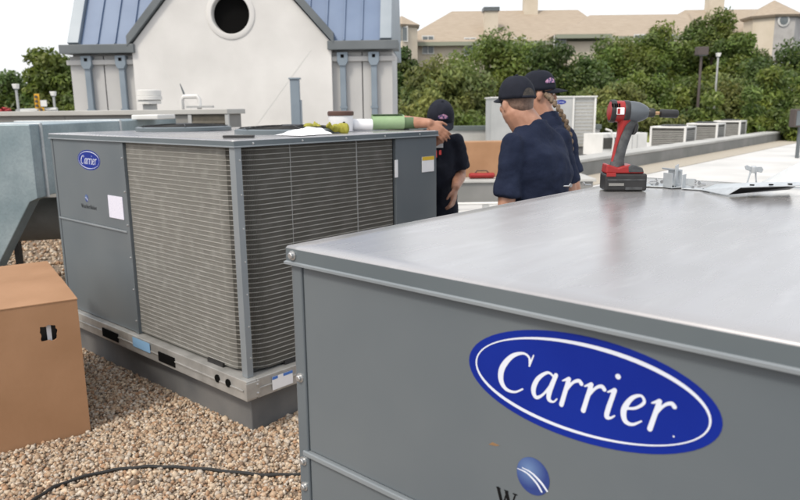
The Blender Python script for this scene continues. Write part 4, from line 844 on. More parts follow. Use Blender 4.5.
# local: x = -BU side (0 .. -W), y = BV depth
def in_box(px, py): P = onplane(px, py, BXC, BV); d = P - BXC; return -d.dot(BU) * 1.0, P.z
bw_ = .006; z0b = .006
def carton_front():
    hc = [in_box(x, y) for x, y in ((37, 322), (45, 323), (57, 324), (58, 333), (60, 340), (52, 345), (43, 344), (38, 334))]
    hx = sum(p[0] for p in hc) / 8; hz = sum(p[1] for p in hc) / 8; n = 24; corners = [(-BW_, z0b), (0, z0b), (0, BH_), (-BW_, BH_)]
    pts = []
    for k in range(n):
        a = 2 * math.pi * k / n; rr = .036 * (1 + .07 * math.sin(5 * a + 1) + .05 * math.sin(9 * a)) / max(abs(math.cos(a)), abs(math.sin(a))) ** .75; pts.append((hx + rr * 1.0 * math.cos(a), hz + rr * 1.05 * math.sin(a)))
    angs = [2 * math.pi * k / n for k in range(n)]
    def hit(a):
        d = (math.cos(a), math.sin(a)); t = 1e9
        if d[0] > 1e-9: t = min(t, (0 - hx) / d[0])
        if d[0] < -1e-9: t = min(t, (-BW_ - hx) / d[0])
        if d[1] > 1e-9: t = min(t, (BH_ - hz) / d[1])
        if d[1] < -1e-9: t = min(t, (z0b - hz) / d[1])
        return hx + d[0] * t, hz + d[1] * t
    al = sorted([(a, 0) for a in angs] + [(math.atan2(c[1] - hz, c[0] - hx) % (2 * math.pi), 1) for c in corners])
    ins, outs = [], []
    for a, isc in al:
        rr = .036 * (1 + .07 * math.sin(5 * a + 1) + .05 * math.sin(9 * a)) / max(abs(math.cos(a)), abs(math.sin(a))) ** .75; ins.append((hx + rr * math.cos(a), hz + rr * 1.05 * math.sin(a))); outs.append(hit(a))
    m = len(al); mb = MB(); v = [(x, 0, z) for x, z in ins] + [(x, 0, z) for x, z in outs] + [(x, bw_, z) for x, z in ins] + [(x, bw_, z) for x, z in outs]
    f = []
    for k in range(m):
        k2 = (k + 1) % m; f += [(k, m + k, m + k2, k2), (2 * m + k, 2 * m + k2, 3 * m + k2, 3 * m + k), (k, k2, 2 * m + k2, 2 * m + k), (m + k, 3 * m + k, 3 * m + k2, m + k2)]
    mb.add(v, f); return mb, hx, hz
mb, hx, hz = carton_front(); mb.build('front_panel', 'cardboard', cb)
MB().box((-bw_, bw_ + .001, z0b), (0, BD_ - bw_ - .001, BH_)).build('side_panel', 'cardboard', cb); MB().box((-BW_, bw_ + .001, z0b), (-BW_ + bw_, BD_ - bw_ - .001, BH_)).build('side_panel', 'cardboard', cb)
MB().box((-BW_, BD_ - bw_, z0b), (0, BD_, BH_)).build('back_panel', 'cardboard', cb); MB().box((-BW_, 0, 0), (0, BD_, .005)).build('bottom_panel', 'cardboard', cb)
MB().add([(-BW_, -.002, BH_ + .002), (0.003, -.002, BH_ + .001), (0.003, BD_ / 2 - .001, BH_ + .006), (-BW_, BD_ / 2 - .001, BH_ + .009), (-BW_, -.002, BH_ + .007), (0.003, -.002, BH_ + .006), (0.003, BD_ / 2 - .001, BH_ + .011), (-BW_, BD_ / 2 - .001, BH_ + .014)], [(0, 3, 2, 1), (4, 5, 6, 7), (0, 1, 5, 4), (1, 2, 6, 5), (2, 3, 7, 6), (3, 0, 4, 7)]).build('top_flap', 'cardboard', cb)
MB().box((-BW_, BD_ / 2 + .002, BH_ + .002), (.003, BD_ + .002, BH_ + .007)).build('top_flap', 'cardboard', cb)
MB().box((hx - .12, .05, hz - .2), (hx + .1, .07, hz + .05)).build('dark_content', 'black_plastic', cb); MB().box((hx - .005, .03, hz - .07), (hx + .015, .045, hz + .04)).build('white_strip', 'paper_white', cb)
pts = [onz(x, y, .022) for x, y in ((18, 512), (35, 499), (60, 484.5), (100, 472.5), (140, 467), (175, 467), (215, 470), (260, 474.5), (300, 474), (330, 470))]
Q = []
for i in range(len(pts) - 1):
    p0, p1, p2, p3 = pts[max(i - 1, 0)], pts[i], pts[i + 1], pts[min(i + 2, len(pts) - 1)]
    for t in np.linspace(0, 1, 7)[:-1]: t = float(t); Q.append(.5 * (2 * p1 + (p2 - p0) * t + (2 * p0 - 5 * p1 + 4 * p2 - p3) * t * t + (3 * p1 - p0 - 3 * p2 + p3) * t ** 3))
Q = [q + Vector((0, 0, .002 * math.sin(i * 1.3))) for i, q in enumerate(Q)]
tag(MB().tube(Q, .0075, 8).build('power_cable', 'cable', None, smooth=True), 'black power cable snaking across the gravel to the badged unit', 'cable')

# ================================================================== THINGS ON THE NEAR UNIT'S LID
LT = 1.3525
dl = onz(626, 191, LT) + Vector((0, .036, 0))
dr = thing('power_drill', 'red and black cordless impact driver standing on its battery on the sheet metal lid', 'power tool', (dl.x, dl.y, LT), R(-4)); dr.scale = (.97, .97, .965)
bt = MB().box((-.062, -.037, 0), (.064, .037, .052)).build('battery', 'black_plastic', dr, .006, seg=3)
MB().box((-.050, -.0395, .016), (-.005, -.0372, .024)).build('battery_stripe', 'mid_grey', bt); MB().box((.0, -.039, .004), (.05, -.0372, .012)).build('battery_rib', 'rubber_grey', bt); MB().box((-.055, -.039, .032), (.058, -.0372, .036)).build('battery_rib', 'rubber_grey', bt)
MB().prism([(-.060, -.034, .0525), (.056, -.034, .0525), (.050, -.034, .068), (.016, -.034, .080), (-.012, -.034, .074), (-.022, -.034, .070), (-.056, -.034, .082)], (0, .068, 0)).build('tool_foot', 'red_plastic', dr, .005, seg=3)
MB().prism([(.008, -.0355, .056), (.054, -.0355, .056), (.049, -.0355, .070), (.016, -.0355, .081), (.006, -.0355, .074)], (0, .071, 0)).build('foot_shell', 'rubber_grey', dr, .003)
def oval(c, rx, ry, n=16): return [(c[0] + rx * math.cos(2 * math.pi * k / n), ry * math.sin(2 * math.pi * k / n), c[1]) for k in range(n)]
MB().loft([oval((-.020, .070), .023, .021), oval((-.018, .095), .019, .018), oval((-.012, .125), .0185, .0185), oval((-.004, .155), .019, .019), oval((.005, .185), .021, .020), oval((.012, .212), .026, .021)]).build('grip', 'rubber_grey', dr, smooth=True)
MB().loft([oval((-.034, .075), .006, .012), oval((-.031, .10), .006, .011), oval((-.0255, .135), .006, .012), (oval((-.018, .165), .007, .0145)), oval((-.010, .195), .014, .019), oval((0.0, .214), .026, .024)]).build('grip_spine', 'red_plastic', dr, smooth=True)
MB().loft([oval((.022, .168), .006, .009), oval((.029, .178), .008, .010), oval((.030, .195), .009, .010), oval((.026, .206), .009, .010)]).build('trigger', 'black_plastic', dr, smooth=True)
ax = (1, 0, -.055); hc = (-.054, 0, .240)
MB().lathe([(.018, 0), (.028, .004), (.0315, .012), (.0325, .030), (.0325, .052), (.0315, .056)], hc, ax, 28).build('motor_housing', 'red_plastic', dr, smooth=True)
MB().lathe([(.0338, .005), (.0345, .011), (.0345, .017), (.0335, .020)], hc, ax, 28).build('motor_band', 'black_plastic', dr, smooth=True)
MB().lathe([(.0335, .044), (.0342, .047), (.0342, .058), (.033, .060)], hc, ax, 28).build('motor_band', 'black_plastic', dr, smooth=True)
MB().lathe([(.0325, .0605), (.0325, .074), (.030, .090), (.024, .106), (.017, .116), (.0155, .118)], hc, ax, 28).build('nose_cone', 'nose_metal', dr, smooth=True)
MB().lathe([(.0125, .1185), (.0135, .121), (.0135, .134), (.011, .138)], hc, ax, 20).build('collet', 'dark_steel', dr, smooth=True)
MB().lathe([(.0055, .138), (.0055, .152), (.004, .153)], hc, ax, 6).build('bit_shank', 'brass', dr)
MB().lathe([(.009, .1535), (.0125, .156), (.0125, .204), (.010, .207)], hc, ax, 20).build('socket', 'black_plastic', dr, smooth=True)
MB().box((-.036, -.0345, .229), (-.013, -.031, .250)).build('name_plate', 'paper_white', dr, .002); MB().box((-.034, -.0352, .231), (-.026, -.0346, .247)).build('plate_mark', 'red_plastic', dr)
MB().box((-.058, -.0405, .044), (-.03, -.0375, .056)).build('release_tab', 'red_plastic', bt, .002)
def bent_bracket(name, label, loc, rz, L1, L2, w, group=None, m='galvanised'):
    b = thing(name, label, 'bracket', loc, rz, group); t = .0022
    MB().box((0, -w / 2, 0), (L1, w / 2, t)).build('base_plate', m, b, .0006); MB().box((0, -w / 2, t + .0002), (t, w / 2, L2)).build('upright_plate', m, b, .0006)
    for x in (L1 * .35, L1 * .75): MB().lathe([(.004, 0), (.004, .0008)], (x, 0, t + .0002), n=10).build('bolt_hole', 'black_gap', b)
    return b
GB = 'loose brackets piled beside the drill'
for (px, py, rz, l1, l2, w_, lab) in ((667, 188, 20, .06, .030, .03, 'small galvanised bracket at the edge of the pile nearest the drill'), (676, 187, 150, .07, .045, .045, 'tallest upright galvanised bracket in the pile'), (683, 188.5, -40, .06, .028, .025, 'galvanised bracket lying askew in the pile'), (690, 186, 75, .05, .015, .02, 'flat low galvanised bracket at the pile end facing the bent sheet')):
    p = onz(px, py, LT); bent_bracket('angle_bracket', lab, (p.x, p.y, LT + .0005), R(rz), l1 * 1.35, l2 * 1.5, w_ * 1.3, GB)
p = onz(674, 186.5, LT); cl = thing('pipe_clip', 'stout folded zinc clip standing in the bracket pile', 'clip', (p.x, p.y + .03, LT), R(25)); cl.scale = (1.15, 1.3, 1.0)
MB().prism([(-.02, -.02, 0), (.025, -.02, 0), (.025, -.02, .004), (.018, -.02, .006), (.018, -.02, .05), (-.012, -.02, .055), (-.012, -.02, .05), (.012, -.02, .044), (.012, -.02, .006), (-.02, -.02, .004)], (0, .04, 0)).build('clip_body', 'galvanised', cl, .001)
for i, (px, py) in enumerate([(657, 186), (662, 184), (695, 183), (699, 185), (657, 182), (571, 187.5), (583, 186)]):
    p = onz(px, py, LT); s = thing('loose_screw', 'loose zinc screw lying near the bracket pile' if i < 5 else 'loose zinc screw lying alone at the lid edge beside the men', 'screw', (p.x, p.y, LT + .0085), random.uniform(0, 6), 'loose screws on the lid' if i < 5 else 'loose screws at the lid edge'); s.scale = (.75, .75, .75); s.location.z = LT + .0065
    MB().lathe([(.0085, 0), (.0085, .004)], (0, 0, 0), (1, 0, 0), 8).build('screw_head', 'screw_zinc', s); MB().lathe([(.0032, .004), (.0032, .035), (.0005, .042)], (0, 0, -.003), (1, 0, -.08), 8).build('screw_shank', 'screw_zinc', s)
# bent sheet with holes
def sheet():
    o0 = onz(701, 190.5, LT); th = thing('bent_sheet', 'bent galvanised sheet strip with punched holes, its edge curling off the lid', 'sheet metal', (o0.x, o0.y, LT))
    L = lambda px, py, z: onz(px, py, LT + z) - Vector((o0.x, o0.y, LT))
    top = [L(701, 190.3, .001), L(727, 195.5, .001), L(741, 187.6, .026), L(716, 184.6, .014), L(806, 185.8, .030), L(812, 182.0, .036), L(748, 183.2, .033), L(790, 189.6, .006)]
    me = MB().add(top, [(0, 1, 2, 3), (2, 4, 5, 6), (2, 6, 3)]).mesh('sheet_body'); me.materials.append(MATS['galvanised']); o = bpy.data.objects.new('sheet_body', me); col.objects.link(o); o.parent = th; s = o.modifiers.new('t', 'SOLIDIFY'); s.thickness = .0016; s.offset = 1
    me = MB().add([top[1] + Vector((.012, .012, .001)), top[7], top[4] + Vector((-.02, .015, -.004)), top[2] + Vector((.004, .012, -.003))], [(0, 1, 2, 3)]).mesh('underside_shade'); me.materials.append(MATS['dark_steel']); o = bpy.data.objects.new('underside_shade', me); col.objects.link(o); o.parent = th; s = o.modifiers.new('t', 'SOLIDIFY'); s.thickness = .0012  # dark sheet standing in for the shadow under the raised strip
    for px, py in ((752, 185.6), (771, 185.2), (790, 184.6)):
        q = onz(px, py, LT + .032) - Vector((o0.x, o0.y, LT)); MB().lathe([(.006, 0), (.006, .003)], (q.x, q.y, q.z), n=12).build('punched_hole', 'black_gap', th)
sheet()
p = onz(752, 184.8, LT); wc = thing('wing_clip', 'small zinc winged clip standing on two bent legs behind the bent sheet', 'clip', (p.x, p.y, LT), R(15)); wc.scale = (.92, .92, .92)
MB().tube([(-.022, 0, 0), (-.014, 0, .03), (-.010, .0, .045)], [.003, .003, .004], 6).build('clip_leg', 'galvanised', wc); MB().tube([(.018, 0, 0), (.012, 0, .03), (.010, 0, .045)], [.003, .003, .004], 6).build('clip_leg', 'galvanised', wc)
MB().lathe([(.009, .040), (.011, .044), (.011, .060), (.007, .064)], n=12).build('clip_hub', 'galvanised', wc, smooth=True)
MB().prism([(-.010, -.002, .046), (-.030, -.002, .052), (-.036, -.002, .064), (-.028, -.002, .068), (-.010, -.002, .060)], (0, .004, 0)).build('clip_wing', 'galvanised', wc, .001); MB().prism([(.010, -.002, .044), (.034, -.002, .040), (.040, -.002, .050), (.032, -.002, .060), (.010, -.002, .060)], (0, .004, 0)).build('clip_wing', 'galvanised', wc, .001)
p0, p1 = onz(760, 185.2, LT), onz(818, 188.6, LT)
ts = thing('tilted_sheet', 'thin zinc sheet standing on its edge and rising to one side behind the bent sheet', 'sheet metal', (p0.x, p0.y, LT)); dd = p1 - p0
MB().add([(0, 0, .0015), (dd.x, dd.y, .0015), (dd.x + .01, dd.y + .03, .105), (.002, .003, .008)], [(0, 1, 2, 3)]).build('sheet_face', 'galvanised', ts).modifiers.new('t', 'SOLIDIFY').thickness = .002

# ================================================================== THINGS ON THE FAR UNIT
FT = ZT + .0025
def fpos(px, py): p = onz(px, py, FT); return p
def put(px, py, dy=0): p = fpos(px, py); return (p.x, p.y + dy, FT)
def fp_(px, a): q = onplane(px, 126, C + A * a, A); return Vector((q.x, q.y, 0))
p = fp_(304, .16); bag = thing('plastic_bag', 'crumpled white plastic bag lying on the coil unit beside yellow gloves', 'bag', (p.x, p.y, FT), AL)
mb = MB(); g = np.random.default_rng(5); nx, ny = 16, 10
V = []; F = []
for j in range(ny + 1):
    for i in range(nx + 1):
        u, v_ = i / nx, j / ny; e = min(u, 1 - u, v_, 1 - v_) * 4; V.append((u * .28 - .14 + g.uniform(-.01, .01), v_ * .22 - .11 + .05 * (u - .5) + g.uniform(-.01, .01), .002 + max(0, min(1, e)) * (.018 + .03 * u) * g.uniform(.5, 1.2)))
for j in range(ny):
    for i in range(nx): F.append((j * (nx + 1) + i, j * (nx + 1) + i + 1, (j + 1) * (nx + 1) + i + 1, (j + 1) * (nx + 1) + i))
o = MB().add(V, F).build('bag_film', 'paper_white', bag, smooth=False); s = o.modifiers.new('s', 'SUBSURF'); s.levels = 1; s.render_levels = 1
def glove(loc, rz, label):
    t = thing('work_glove', label, 'glove', loc, rz, 'yellow gloves on the coil unit'); t.scale = (.5, .5, .8); m = MB()
    m.ell((0, 0, .035), (.06, .045, .03)); m.cone((-.05, 0, .035), .036, (-.11, .01, .03), .04)
    for k in range(4): m.cone((.05, -.03 + .02 * k, .035), .014, (.10 - .008 * abs(k - 1), -.04 + .026 * k, .04 + .01 * k), .012)
    m.cone((.01, .04, .035), .016, (.05, .075, .045), .013); fuse(m, 'glove_body', 'glove_yellow', t, .006, 4)
    return t
p = fp_(313, .34); glove((p.x, p.y, FT), R(60), 'yellow work glove lying behind the white bag')
p = fp_(336, .17); glove((p.x, p.y, FT), R(200), 'yellow work glove lying against the lidded tub')
p = fp_(341, .36); tub = thing('lidded_tub', 'white round tub with a brown lid on the coil unit', 'tub', (p.x, p.y, FT)); tub.scale = (.88, .88, 1.15)
MB().lathe([(.075, 0), (.08, .01), (.083, .075), (.083, .08)], n=28).build('tub_body', 'paper_white', tub, smooth=True); MB().lathe([(.087, .0805), (.088, .085), (.088, .100), (.08, .104)], n=28).build('tub_lid', 'lid_brown', tub, smooth=True); MB().box((.02, -.0855, .01), (.035, -.0815, .05)).build('tub_label', 'print_black', tub)
p = fp_(362, .32); cn = thing('caulk_tube', 'white tapered caulk tube lying between the tub and green roll', 'tube', (p.x, p.y, FT), AL - R(30))
MB().lathe([(.034, -.06), (.036, .05), (.030, .06), (.012, .07), (.006, .12)], (0, 0, .036), (-1, 0, 0), 18).build('tube_body', 'paper_white', cn, smooth=True)
p = fp_(372, .36); gr_ = thing('green_roll', 'pale green rolled sheet with dark green end lying on the coil unit', 'roll', (p.x, p.y, FT), AL - R(38))
MB().lathe([(.045, 0), (.046, .01), (.046, .19), (.045, .2)], (0, 0, .0465), (1, 0, 0), 24).build('roll_body', 'roll_green', gr_, smooth=True); MB().lathe([(.036, .2005), (.036, .29)], (0, 0, .040), (1, 0, 0), 20).build('roll_core', 'roll_green_dark', gr_, smooth=True); MB().box((.0, -.03, .0925), (.19, .03, .096)).build('roll_band', 'roll_green_dark', gr_)
p = C + B * .12 + A * .12; bs_ = MB().box((-.075, -.02, 0), (.075, .02, .012)).build('black_bracket', 'black_plastic', None, .003); bs_.location = (p.x - .02, p.y + .06, FT); bs_.rotation_euler = (0, 0, R(2)); tag(bs_, 'short flat black bar lying near the corner of the coil unit', 'bar')

# ================================================================== PEOPLE
def ring(c, rv, fv, rx, ry, n=20, k=2.3):
    out = []
    for i in range(n):
        a = 2 * math.pi * i / n; ca, sa = math.cos(a), math.sin(a); out.append(c + rv * rx * math.copysign(abs(ca) ** (2 / k), ca) + fv * ry * math.copysign(abs(sa) ** (2 / k), sa))
    return out
def hand(mb, wr, d, nrm, side, curl=.35):
    d = d.normalized(); nrm = (nrm - d * nrm.dot(d)).normalized(); s = d.cross(nrm) * side
    for k in (-1, -.33, .33, 1): mb.cone(wr + d * .012 + s * k * .016, .0155, wr + d * .082 + s * k * .027, .0125, 10)
    for k, L in enumerate((.070, .080, .074, .058)):
        u = (-1 + 2 * k / 3); p = wr + d * .088 + s * u * .029; q = p
        for j, f in enumerate((.45, .30, .25)):
            a = curl * (j + .6); dd = (d * math.cos(a) + nrm * math.sin(a) + s * u * .10).normalized(); q = p + dd * L * f; mb.cone(p, .0092 - .0008 * j, q, .0086 - .0008 * j, 8); p = q
    p = wr + d * .028 - s * .026; q = p + (d * .7 - s * .7 + nrm * .25).normalized() * .040; mb.cone(p, .0135, q, .0105, 8); mb.cone(q, .0105, q + (d * .95 - s * .25 + nrm * .3).normalized() * .034, .0085, 8)

def person(label, loc, J, rv, girth=1.0, skin='skin', cloth='navy_cloth', face=None, hands=None, hairm='hair_dark', cap_back=True, patch=None, tilt=0.0, chest_patch=False):
    root = thing('person', label, 'person', loc); L0 = Vector(loc); J = {k: Vector(v) - L0 for k, v in J.items()}
    rv = Vector(rv).normalized(); fv = Vector((-rv.y, rv.x, 0)); Z = Vector((0, 0, 1))
    pel, che, nek, hd = J['pelvis'], J['chest'], J['neck'], J['head']
    def torso(mb, ex, z0=-.10, top=True):
        sh = (J['sh_l'] + J['sh_r']) / 2; hwid = (J['sh_r'] - J['sh_l']).length / 2
        mb.loft([ring(pel + Z * z0, rv, fv, .168 * girth + ex, .118 * girth + ex), ring(pel + Z * .03, rv, fv, .172 * girth + ex, .128 * girth + ex), ring(pel.lerp(che, .45) + fv * .018, rv, fv, .165 * girth + ex, .132 * girth + ex), ring(che, rv, fv, .178 * girth + ex, .130 * girth + ex),
                 ring(che.lerp(sh, .6), rv, fv, .182 * girth + ex, .115 * girth + ex), ring(sh + Z * .012, rv, fv, hwid * .90 + ex, .078 + ex), ring(sh.lerp(nek, .55) + Z * .022, rv, fv, .118 + ex * .6, .070 + ex * .5), ring(nek + Z * .012, rv, fv, .066 + ex * .3, .062 + ex * .3)])
    body = MB(); torso(body, -.014)
    hf = Vector(face).normalized(); hr_ = hf.cross(Z).normalized(); hu = hr_.cross(hf).normalized(); Hm = Matrix((hr_, hf, hu)).transposed()
    T = lambda x, y, z: hd + hr_ * x + hf * y + hu * z
    body.cone(nek - Z * .03, .074 * girth, hd - hu * .05 - hf * .016, .068 * girth, 14)
    body.ell(T(0, -.008, .028), (.074, .095, .092), 18, Hm); body.ell(T(0, .018, -.045), (.060, .070, .068), 16, Hm); body.ell(T(0, .052, -.085), (.032, .030, .024), 10, Hm)
    body.cone(T(0, .085, .015), .009, T(0, .102, -.022), .014, 8); body.ell(T(0, .082, -.052), (.024, .012, .009), 8, Hm); body.ell(T(0, .078, .022), (.05, .014, .010), 8, Hm)
    for s in (-1, 1): body.ell(T(s * .077, -.012, -.012), (.010, .021, .033), 10, Hm); body.ell(T(s * .040, .060, -.025), (.022, .020, .022), 8, Hm)
    for s, k in (('l', -1), ('r', 1)):
        sh, el, wr = J['sh_' + s], J['el_' + s], J['wr_' + s]
        body.cone(sh - Z * .012, .044, sh.lerp(el, .5), .047, 12); body.cone(sh.lerp(el, .5), .050, el, .041, 12); m_ = el.lerp(wr, .3); body.cone(el, .042, m_, .043, 12); body.cone(m_, .043, wr, .029, 12)
        hdn, hn = hands[s]; hand(body, wr, Vector(hdn), Vector(hn), -k, .35)
    for k in (-1, 1):
        hip = pel + rv * .088 * k - Z * .03; kn = Vector((hip.x, hip.y, .50)) + fv * .02 + rv * .02 * k; an = Vector((hip.x, hip.y, .10)) - fv * .02 + rv * .03 * k
        body.cone(hip, .085, kn, .057, 12); body.cone(kn, .057, an, .040, 12); J['kn%d' % k], J['an%d' % k], J['hip%d' % k] = kn, an, hip
    fuse(body, 'body', skin, root, .0062, 4)
    sh = MB(); torso(sh, .006, -.14)
    for s in 'lr':
        a, e = J['sh_' + s], J['el_' + s]; sh.cone(a - Z * .006, .066, a.lerp(e, .45), .066, 14); sh.tube([a.lerp(e, .3), a.lerp(e, .62), a.lerp(e, .80)], [.063, .069, .075], 16)
    sh.tube([nek - Z * .02, nek + Z * .030], [.092, .079], 16)
    for i in range(9):           # soft folds round the waist and back
        a = 6.28 * i / 9; c = pel + Z * (.02 + .05 * (i % 3)); p = c + rv * math.cos(a) * .165 * girth + fv * math.sin(a) * .125 * girth; q = p + Z * .22 + rv * .05 * math.sin(i * 2.1); sh.cone(p, .014, q.lerp(Vector((che.x, che.y, q.z)), .06), .008, 8)
    st_ = fuse(sh, 'shirt', cloth, root, .0095, 12)
    tx = bpy.data.textures.new('cloth_folds', 'CLOUDS'); tx.noise_scale = .11; tx.noise_depth = 2
    dm = st_.modifiers.new('folds', 'DISPLACE'); dm.texture = tx; dm.strength = .030; dm.mid_level = .5; dm.texture_coords = 'LOCAL'
    if chest_patch:
        c = che + rv * -.062 + Z * .13 + fv * (.125 * girth + .012)
        M_ = Matrix((rv, fv, Z)).transposed().to_4x4()
        for nm, mt, dx, dz, w, h in (('shirt_patch', 'paper_white', 0, .0, .075, .026), ('shirt_mark', 'patch_red', .012, -.055, .02, .045), ('shirt_mark', 'patch_red', -.02, -.045, .014, .03)):
            o = MB().box((dx - w / 2, -.03, dz - h / 2), (dx + w / 2, .004, dz + h / 2)).build(nm, mt, st_); o.matrix_local = Matrix.Translation(c) @ M_
    tr = MB(); tr.loft([ring(pel - Z * .13, rv, fv, .165 * girth, .115 * girth), ring(pel - Z * .02, rv, fv, .172 * girth, .128 * girth), ring(pel + Z * .06, rv, fv, .168 * girth, .126 * girth)])
    for k in (-1, 1): tr.cone(J['hip%d' % k], .098, J['kn%d' % k], .078, 14); tr.tube([J['kn%d' % k] + Z * .05, J['kn%d' % k], J['an%d' % k] - Z * .05], [.078, .078, .070], 14)
    fuse(tr, 'trousers', 'black_cloth', root, .012, 3)
    for k in (-1, 1):
        a = J['an%d' % k]; b = MB(); b.cone(Vector((a.x, a.y, .07)), .048, Vector((a.x, a.y, .13)), .05, 12); b.ell(Vector((a.x, a.y, .045)) + fv * .07, (.052, .052, .045), 12); b.cone(Vector((a.x, a.y, .045)) - fv * .03, .043, Vector((a.x, a.y, .042)) + fv * .13, .042, 12)
        fuse(b, 'boot', 'boot', root, .01, 2)
    # hair: a close cap of short hair
    h = MB(); h.ell(T(0, -.018, .030), (.0785, .092, .094), 18, Hm); h.ell(T(0, -.045, -.012), (.066, .056, .06), 14, Hm); hair = fuse(h, 'hair', hairm, root, .008, 2)
    for s in (-1, 1): e = MB().ell(T(s * .031, .0795, .002), (.012, .008, .008), 10, Hm).build('eye', 'eye_white', root, smooth=True); MB().ell(T(s * .031, .0855, .002), (.0055, .004, .0055), 8, Hm).build('iris', 'hair_dark', e, smooth=True)
    # baseball cap
    V, F = [], []; nu, nv = 36, 11
    for j in range(nv + 1):
        ph = math.pi / 2 * j / nv
        for i in range(nu):
            a = 2 * math.pi * i / nu; seam = 1 + .010 * abs(math.sin(3 * a)); rr = math.cos(ph) ** .8 if j < nv else 0
            V.append(T(.0875 * rr * math.cos(a) * seam, -.008 + .106 * rr * math.sin(a) * seam, .016 + .118 * math.sin(ph) ** 1.0 + .016 * rr * math.sin(a) * (1 if math.sin(a) > 0 else .0)))
    for j in range(nv):
        for i in range(nu): i2 = (i + 1) % nu; F.append((j * nu + i, j * nu + i2, (j + 1) * nu + i2, (j + 1) * nu + i))
    cap = MB().add(V, F).build('cap', 'cap_navy', root, smooth=True); cap.modifiers.new('t', 'SOLIDIFY').thickness = .003
    V, F = [], []
    for j in range(7):
        t = j / 6
        for i in range(13):
            a = math.pi * (i / 12) * .94 + math.pi * .03; x = math.cos(a) * .083; y = .105 * math.sin(a) - .008; V.append(T(x * (1 - .1 * t), y + t * .078 * math.sin(a) ** .7 + .0, .028 + .01 * math.sin(a) - .018 * (x / .083) ** 2 - .012 * t))
    for j in range(6):
        for i in range(12): F.append((j * 13 + i, j * 13 + i + 1, (j + 1) * 13 + i + 1, (j + 1) * 13 + i))
    MB().add(V, F).build('brim', 'cap_navy', cap, smooth=True).modifiers.new('t', 'SOLIDIFY').thickness = .004
    MB().ell(T(0, -.008, .136), (.009, .009, .006), 8, Hm).build('cap_button', 'cap_navy', cap, smooth=True)
    if cap_back:               # half-moon opening over the strap
        V = [T(0, -.1165, .020)]
        n = 12
        for i in range(n + 1):
            a = math.pi * i / n; x = .036 * math.cos(a); z = .020 + .046 * math.sin(a); cs_ = math.sqrt(max(0, 1 - (x / .0875) ** 2)); zz_ = (z - .016) / .118; V.append(T(x, -.012 - .108 * cs_ * max(.1, 1 - zz_ ** 2) ** .42, z))
        MB().add(V, [(0, i + 1, i + 2) for i in range(n)]).build('cap_opening', 'hair_dark', cap)
        MB().tube([T(.040 * math.cos(a), -.012 - .110 * math.sqrt(1 - (.040 * math.cos(a) / .0875) ** 2), .022) for a in np.linspace(0, math.pi, 9)], .006, 6).build('cap_strap', 'cap_navy', cap)
    if patch:
        pv, nc = [], 8
        for k in range(nc + 1):
            dx = -.038 + .076 * k / nc; a0 = patch + dx / .1
            for dz in (0, .014, .028 - .00012 * (k - 4) ** 2 * 8):
                z = .056 + dz; zz_ = (z - .016) / .118; rr = math.cos(math.asin(zz_)) ** .8 * 1.035 + .012; pv.append(T(.0875 * rr * math.cos(a0), -.008 + .106 * rr * math.sin(a0), z + .014 * max(0, math.sin(a0))))
        MB().add(pv, [(3 * k + q, 3 * k + 3 + q, 3 * k + 4 + q, 3 * k + 1 + q) for k in range(nc) for q in (0, 1)]).build('cap_patch', 'patch_mauve', cap)
    return root, T

# man with his back to us: navy shirt, heavy build
R1 = Vector((.70, .71, 0)); c1 = Vector((.705, 3.62, 0))
mat('hair_short', (.10, .06, .045), .6, 0, (.16, .10, .075), 80, .3, 200)
person('stocky man in navy short-sleeved shirt and cap, back turned, beside the sheet metal lid', c1,
       dict(pelvis=c1 + Vector((0, 0, .97)), chest=c1 + Vector((.005, -.01, 1.26)), neck=c1 + Vector((-.03, .02, 1.505)), head=(c1.x - .105, c1.y + .03, 1.618),
            sh_l=c1 - R1 * .205 + Vector((0, 0, 1.42)), sh_r=c1 + R1 * .205 + Vector((0, 0, 1.43)), el_l=c1 - R1 * .245 + Vector((-.01, -.01, 1.10)), el_r=c1 + R1 * .27 + Vector((.03, -.02, 1.13)),
            wr_l=c1 - R1 * .05 + Vector((-.15, .19, 1.0)), wr_r=c1 + R1 * .16 + Vector((-.15, .17, 1.03))), R1, 1.12, 'skin', 'navy_cloth', (-.42, .90, -.06),
       dict(l=((.5, .5, -.05), (.5, -.5, -.3)), r=((-.6, .1, -.1), (0, -.3, -.6))), hairm='hair_short')
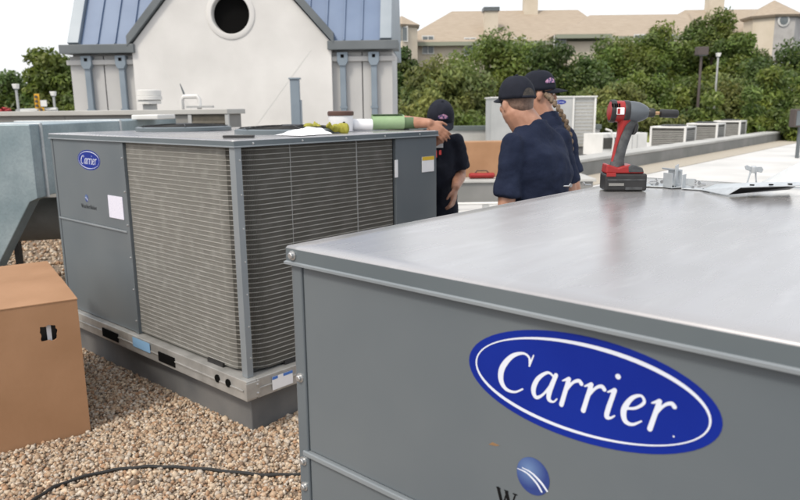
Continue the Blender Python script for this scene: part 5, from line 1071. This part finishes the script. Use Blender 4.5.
# man behind him looking to the right, long braid
R3 = Vector((.25, -.97, 0)); c3 = Vector((.895, 4.25, 0))
rt3, T3 = person('man in navy shirt and cap with a long light brown braid, half hidden behind another', c3,
       dict(pelvis=c3 + Vector((.0, 0, .98)), chest=c3 + Vector((0, 0, 1.27)), neck=c3 + Vector((-.02, 0, 1.545)), head=(c3.x - .065, c3.y, 1.672),
            sh_l=c3 - R3 * .20 + Vector((0, 0, 1.44)), sh_r=c3 + R3 * .20 + Vector((0, 0, 1.44)), el_l=c3 - R3 * .24 + Vector((.0, 0, 1.15)), el_r=c3 + R3 * .22 + Vector((.05, 0, 1.16)),
            wr_l=c3 - R3 * .2 + Vector((.2, 0, 1.05)), wr_r=c3 + R3 * .18 + Vector((.10, -.02, .93))), R3, 1.0, 'skin', 'navy_cloth', (.92, .05, -.04),
       dict(l=((.5, .2, -.1), (0, .3, -.5)), r=((.1, 0, -.9), (-.3, .6, 0))), hairm='hair_dark', patch=R(35))
pts = [onY(547, 95, 4.16) - c3, onY(551, 99, 4.09) - c3, onY(559, 109, 4.0) - c3, onY(566, 122, 3.985) - c3, onY(570.5, 138, 3.98) - c3, onY(571.5, 156, 3.98) - c3]
bm_ = MB(); n = 26
for i in range(n):
    t = i / (n - 1) * (len(pts) - 1); k = min(int(t), len(pts) - 2); p = pts[k].lerp(pts[k + 1], t - k); s = 1 if i % 2 else -1
    bm_.ell(p + Vector((.005 * s, -.004 * s, 0)), (.015 - .004 * i / n, .014 - .004 * i / n, .018), 8)
fuse(bm_, 'braid', 'hair_brown', rt3, .005, 1)
# man leaning his head on his forearm on the coil unit
R2 = Vector((-.97, .12, 0)); c2 = Vector((.20, 4.86, 0))
person('man in black shirt and cap resting his forehead on his forearm on the coil unit', c2,
       dict(pelvis=c2 + Vector((.03, .04, .95)), chest=c2 + Vector((0.01, -.01, 1.22)), neck=(.235, 4.755, 1.425), head=(.272, 4.635, 1.515),
            sh_l=(.385, 4.81, 1.375), sh_r=(.03, 4.84, 1.39), el_l=(.425, 4.88, 1.14), el_r=(-.03, 4.60, 1.512), wr_l=(.375, 4.68, 1.075), wr_r=(.190, 4.385, 1.505)), R2, .98, 'skin_dark', 'black_cloth', (.14, -.86, -.50),
       dict(l=((-.15, -.10, -.9), (-.6, .3, 0)), r=((.72, -.10, -.60), (.15, .90, -.30))), cap_back=False, patch=R(84), chest_patch=True)

near_scuff = MB().prism([(0.0036, NL - .452, 1.094), (0.0036, NL - .459, 1.100), (0.0036, NL - .472, 1.099), (0.0036, NL - .466, 1.096)], (.0003, 0, 0)).build('paint_scuff', 'brass', near)
for k in range(4): MB().box((-.049 + .0065 * k, -.0348, .252 - .0004 * k), (-.0462 + .0065 * k, -.0200, .262)).build('vent_slot', 'black_gap', dr)
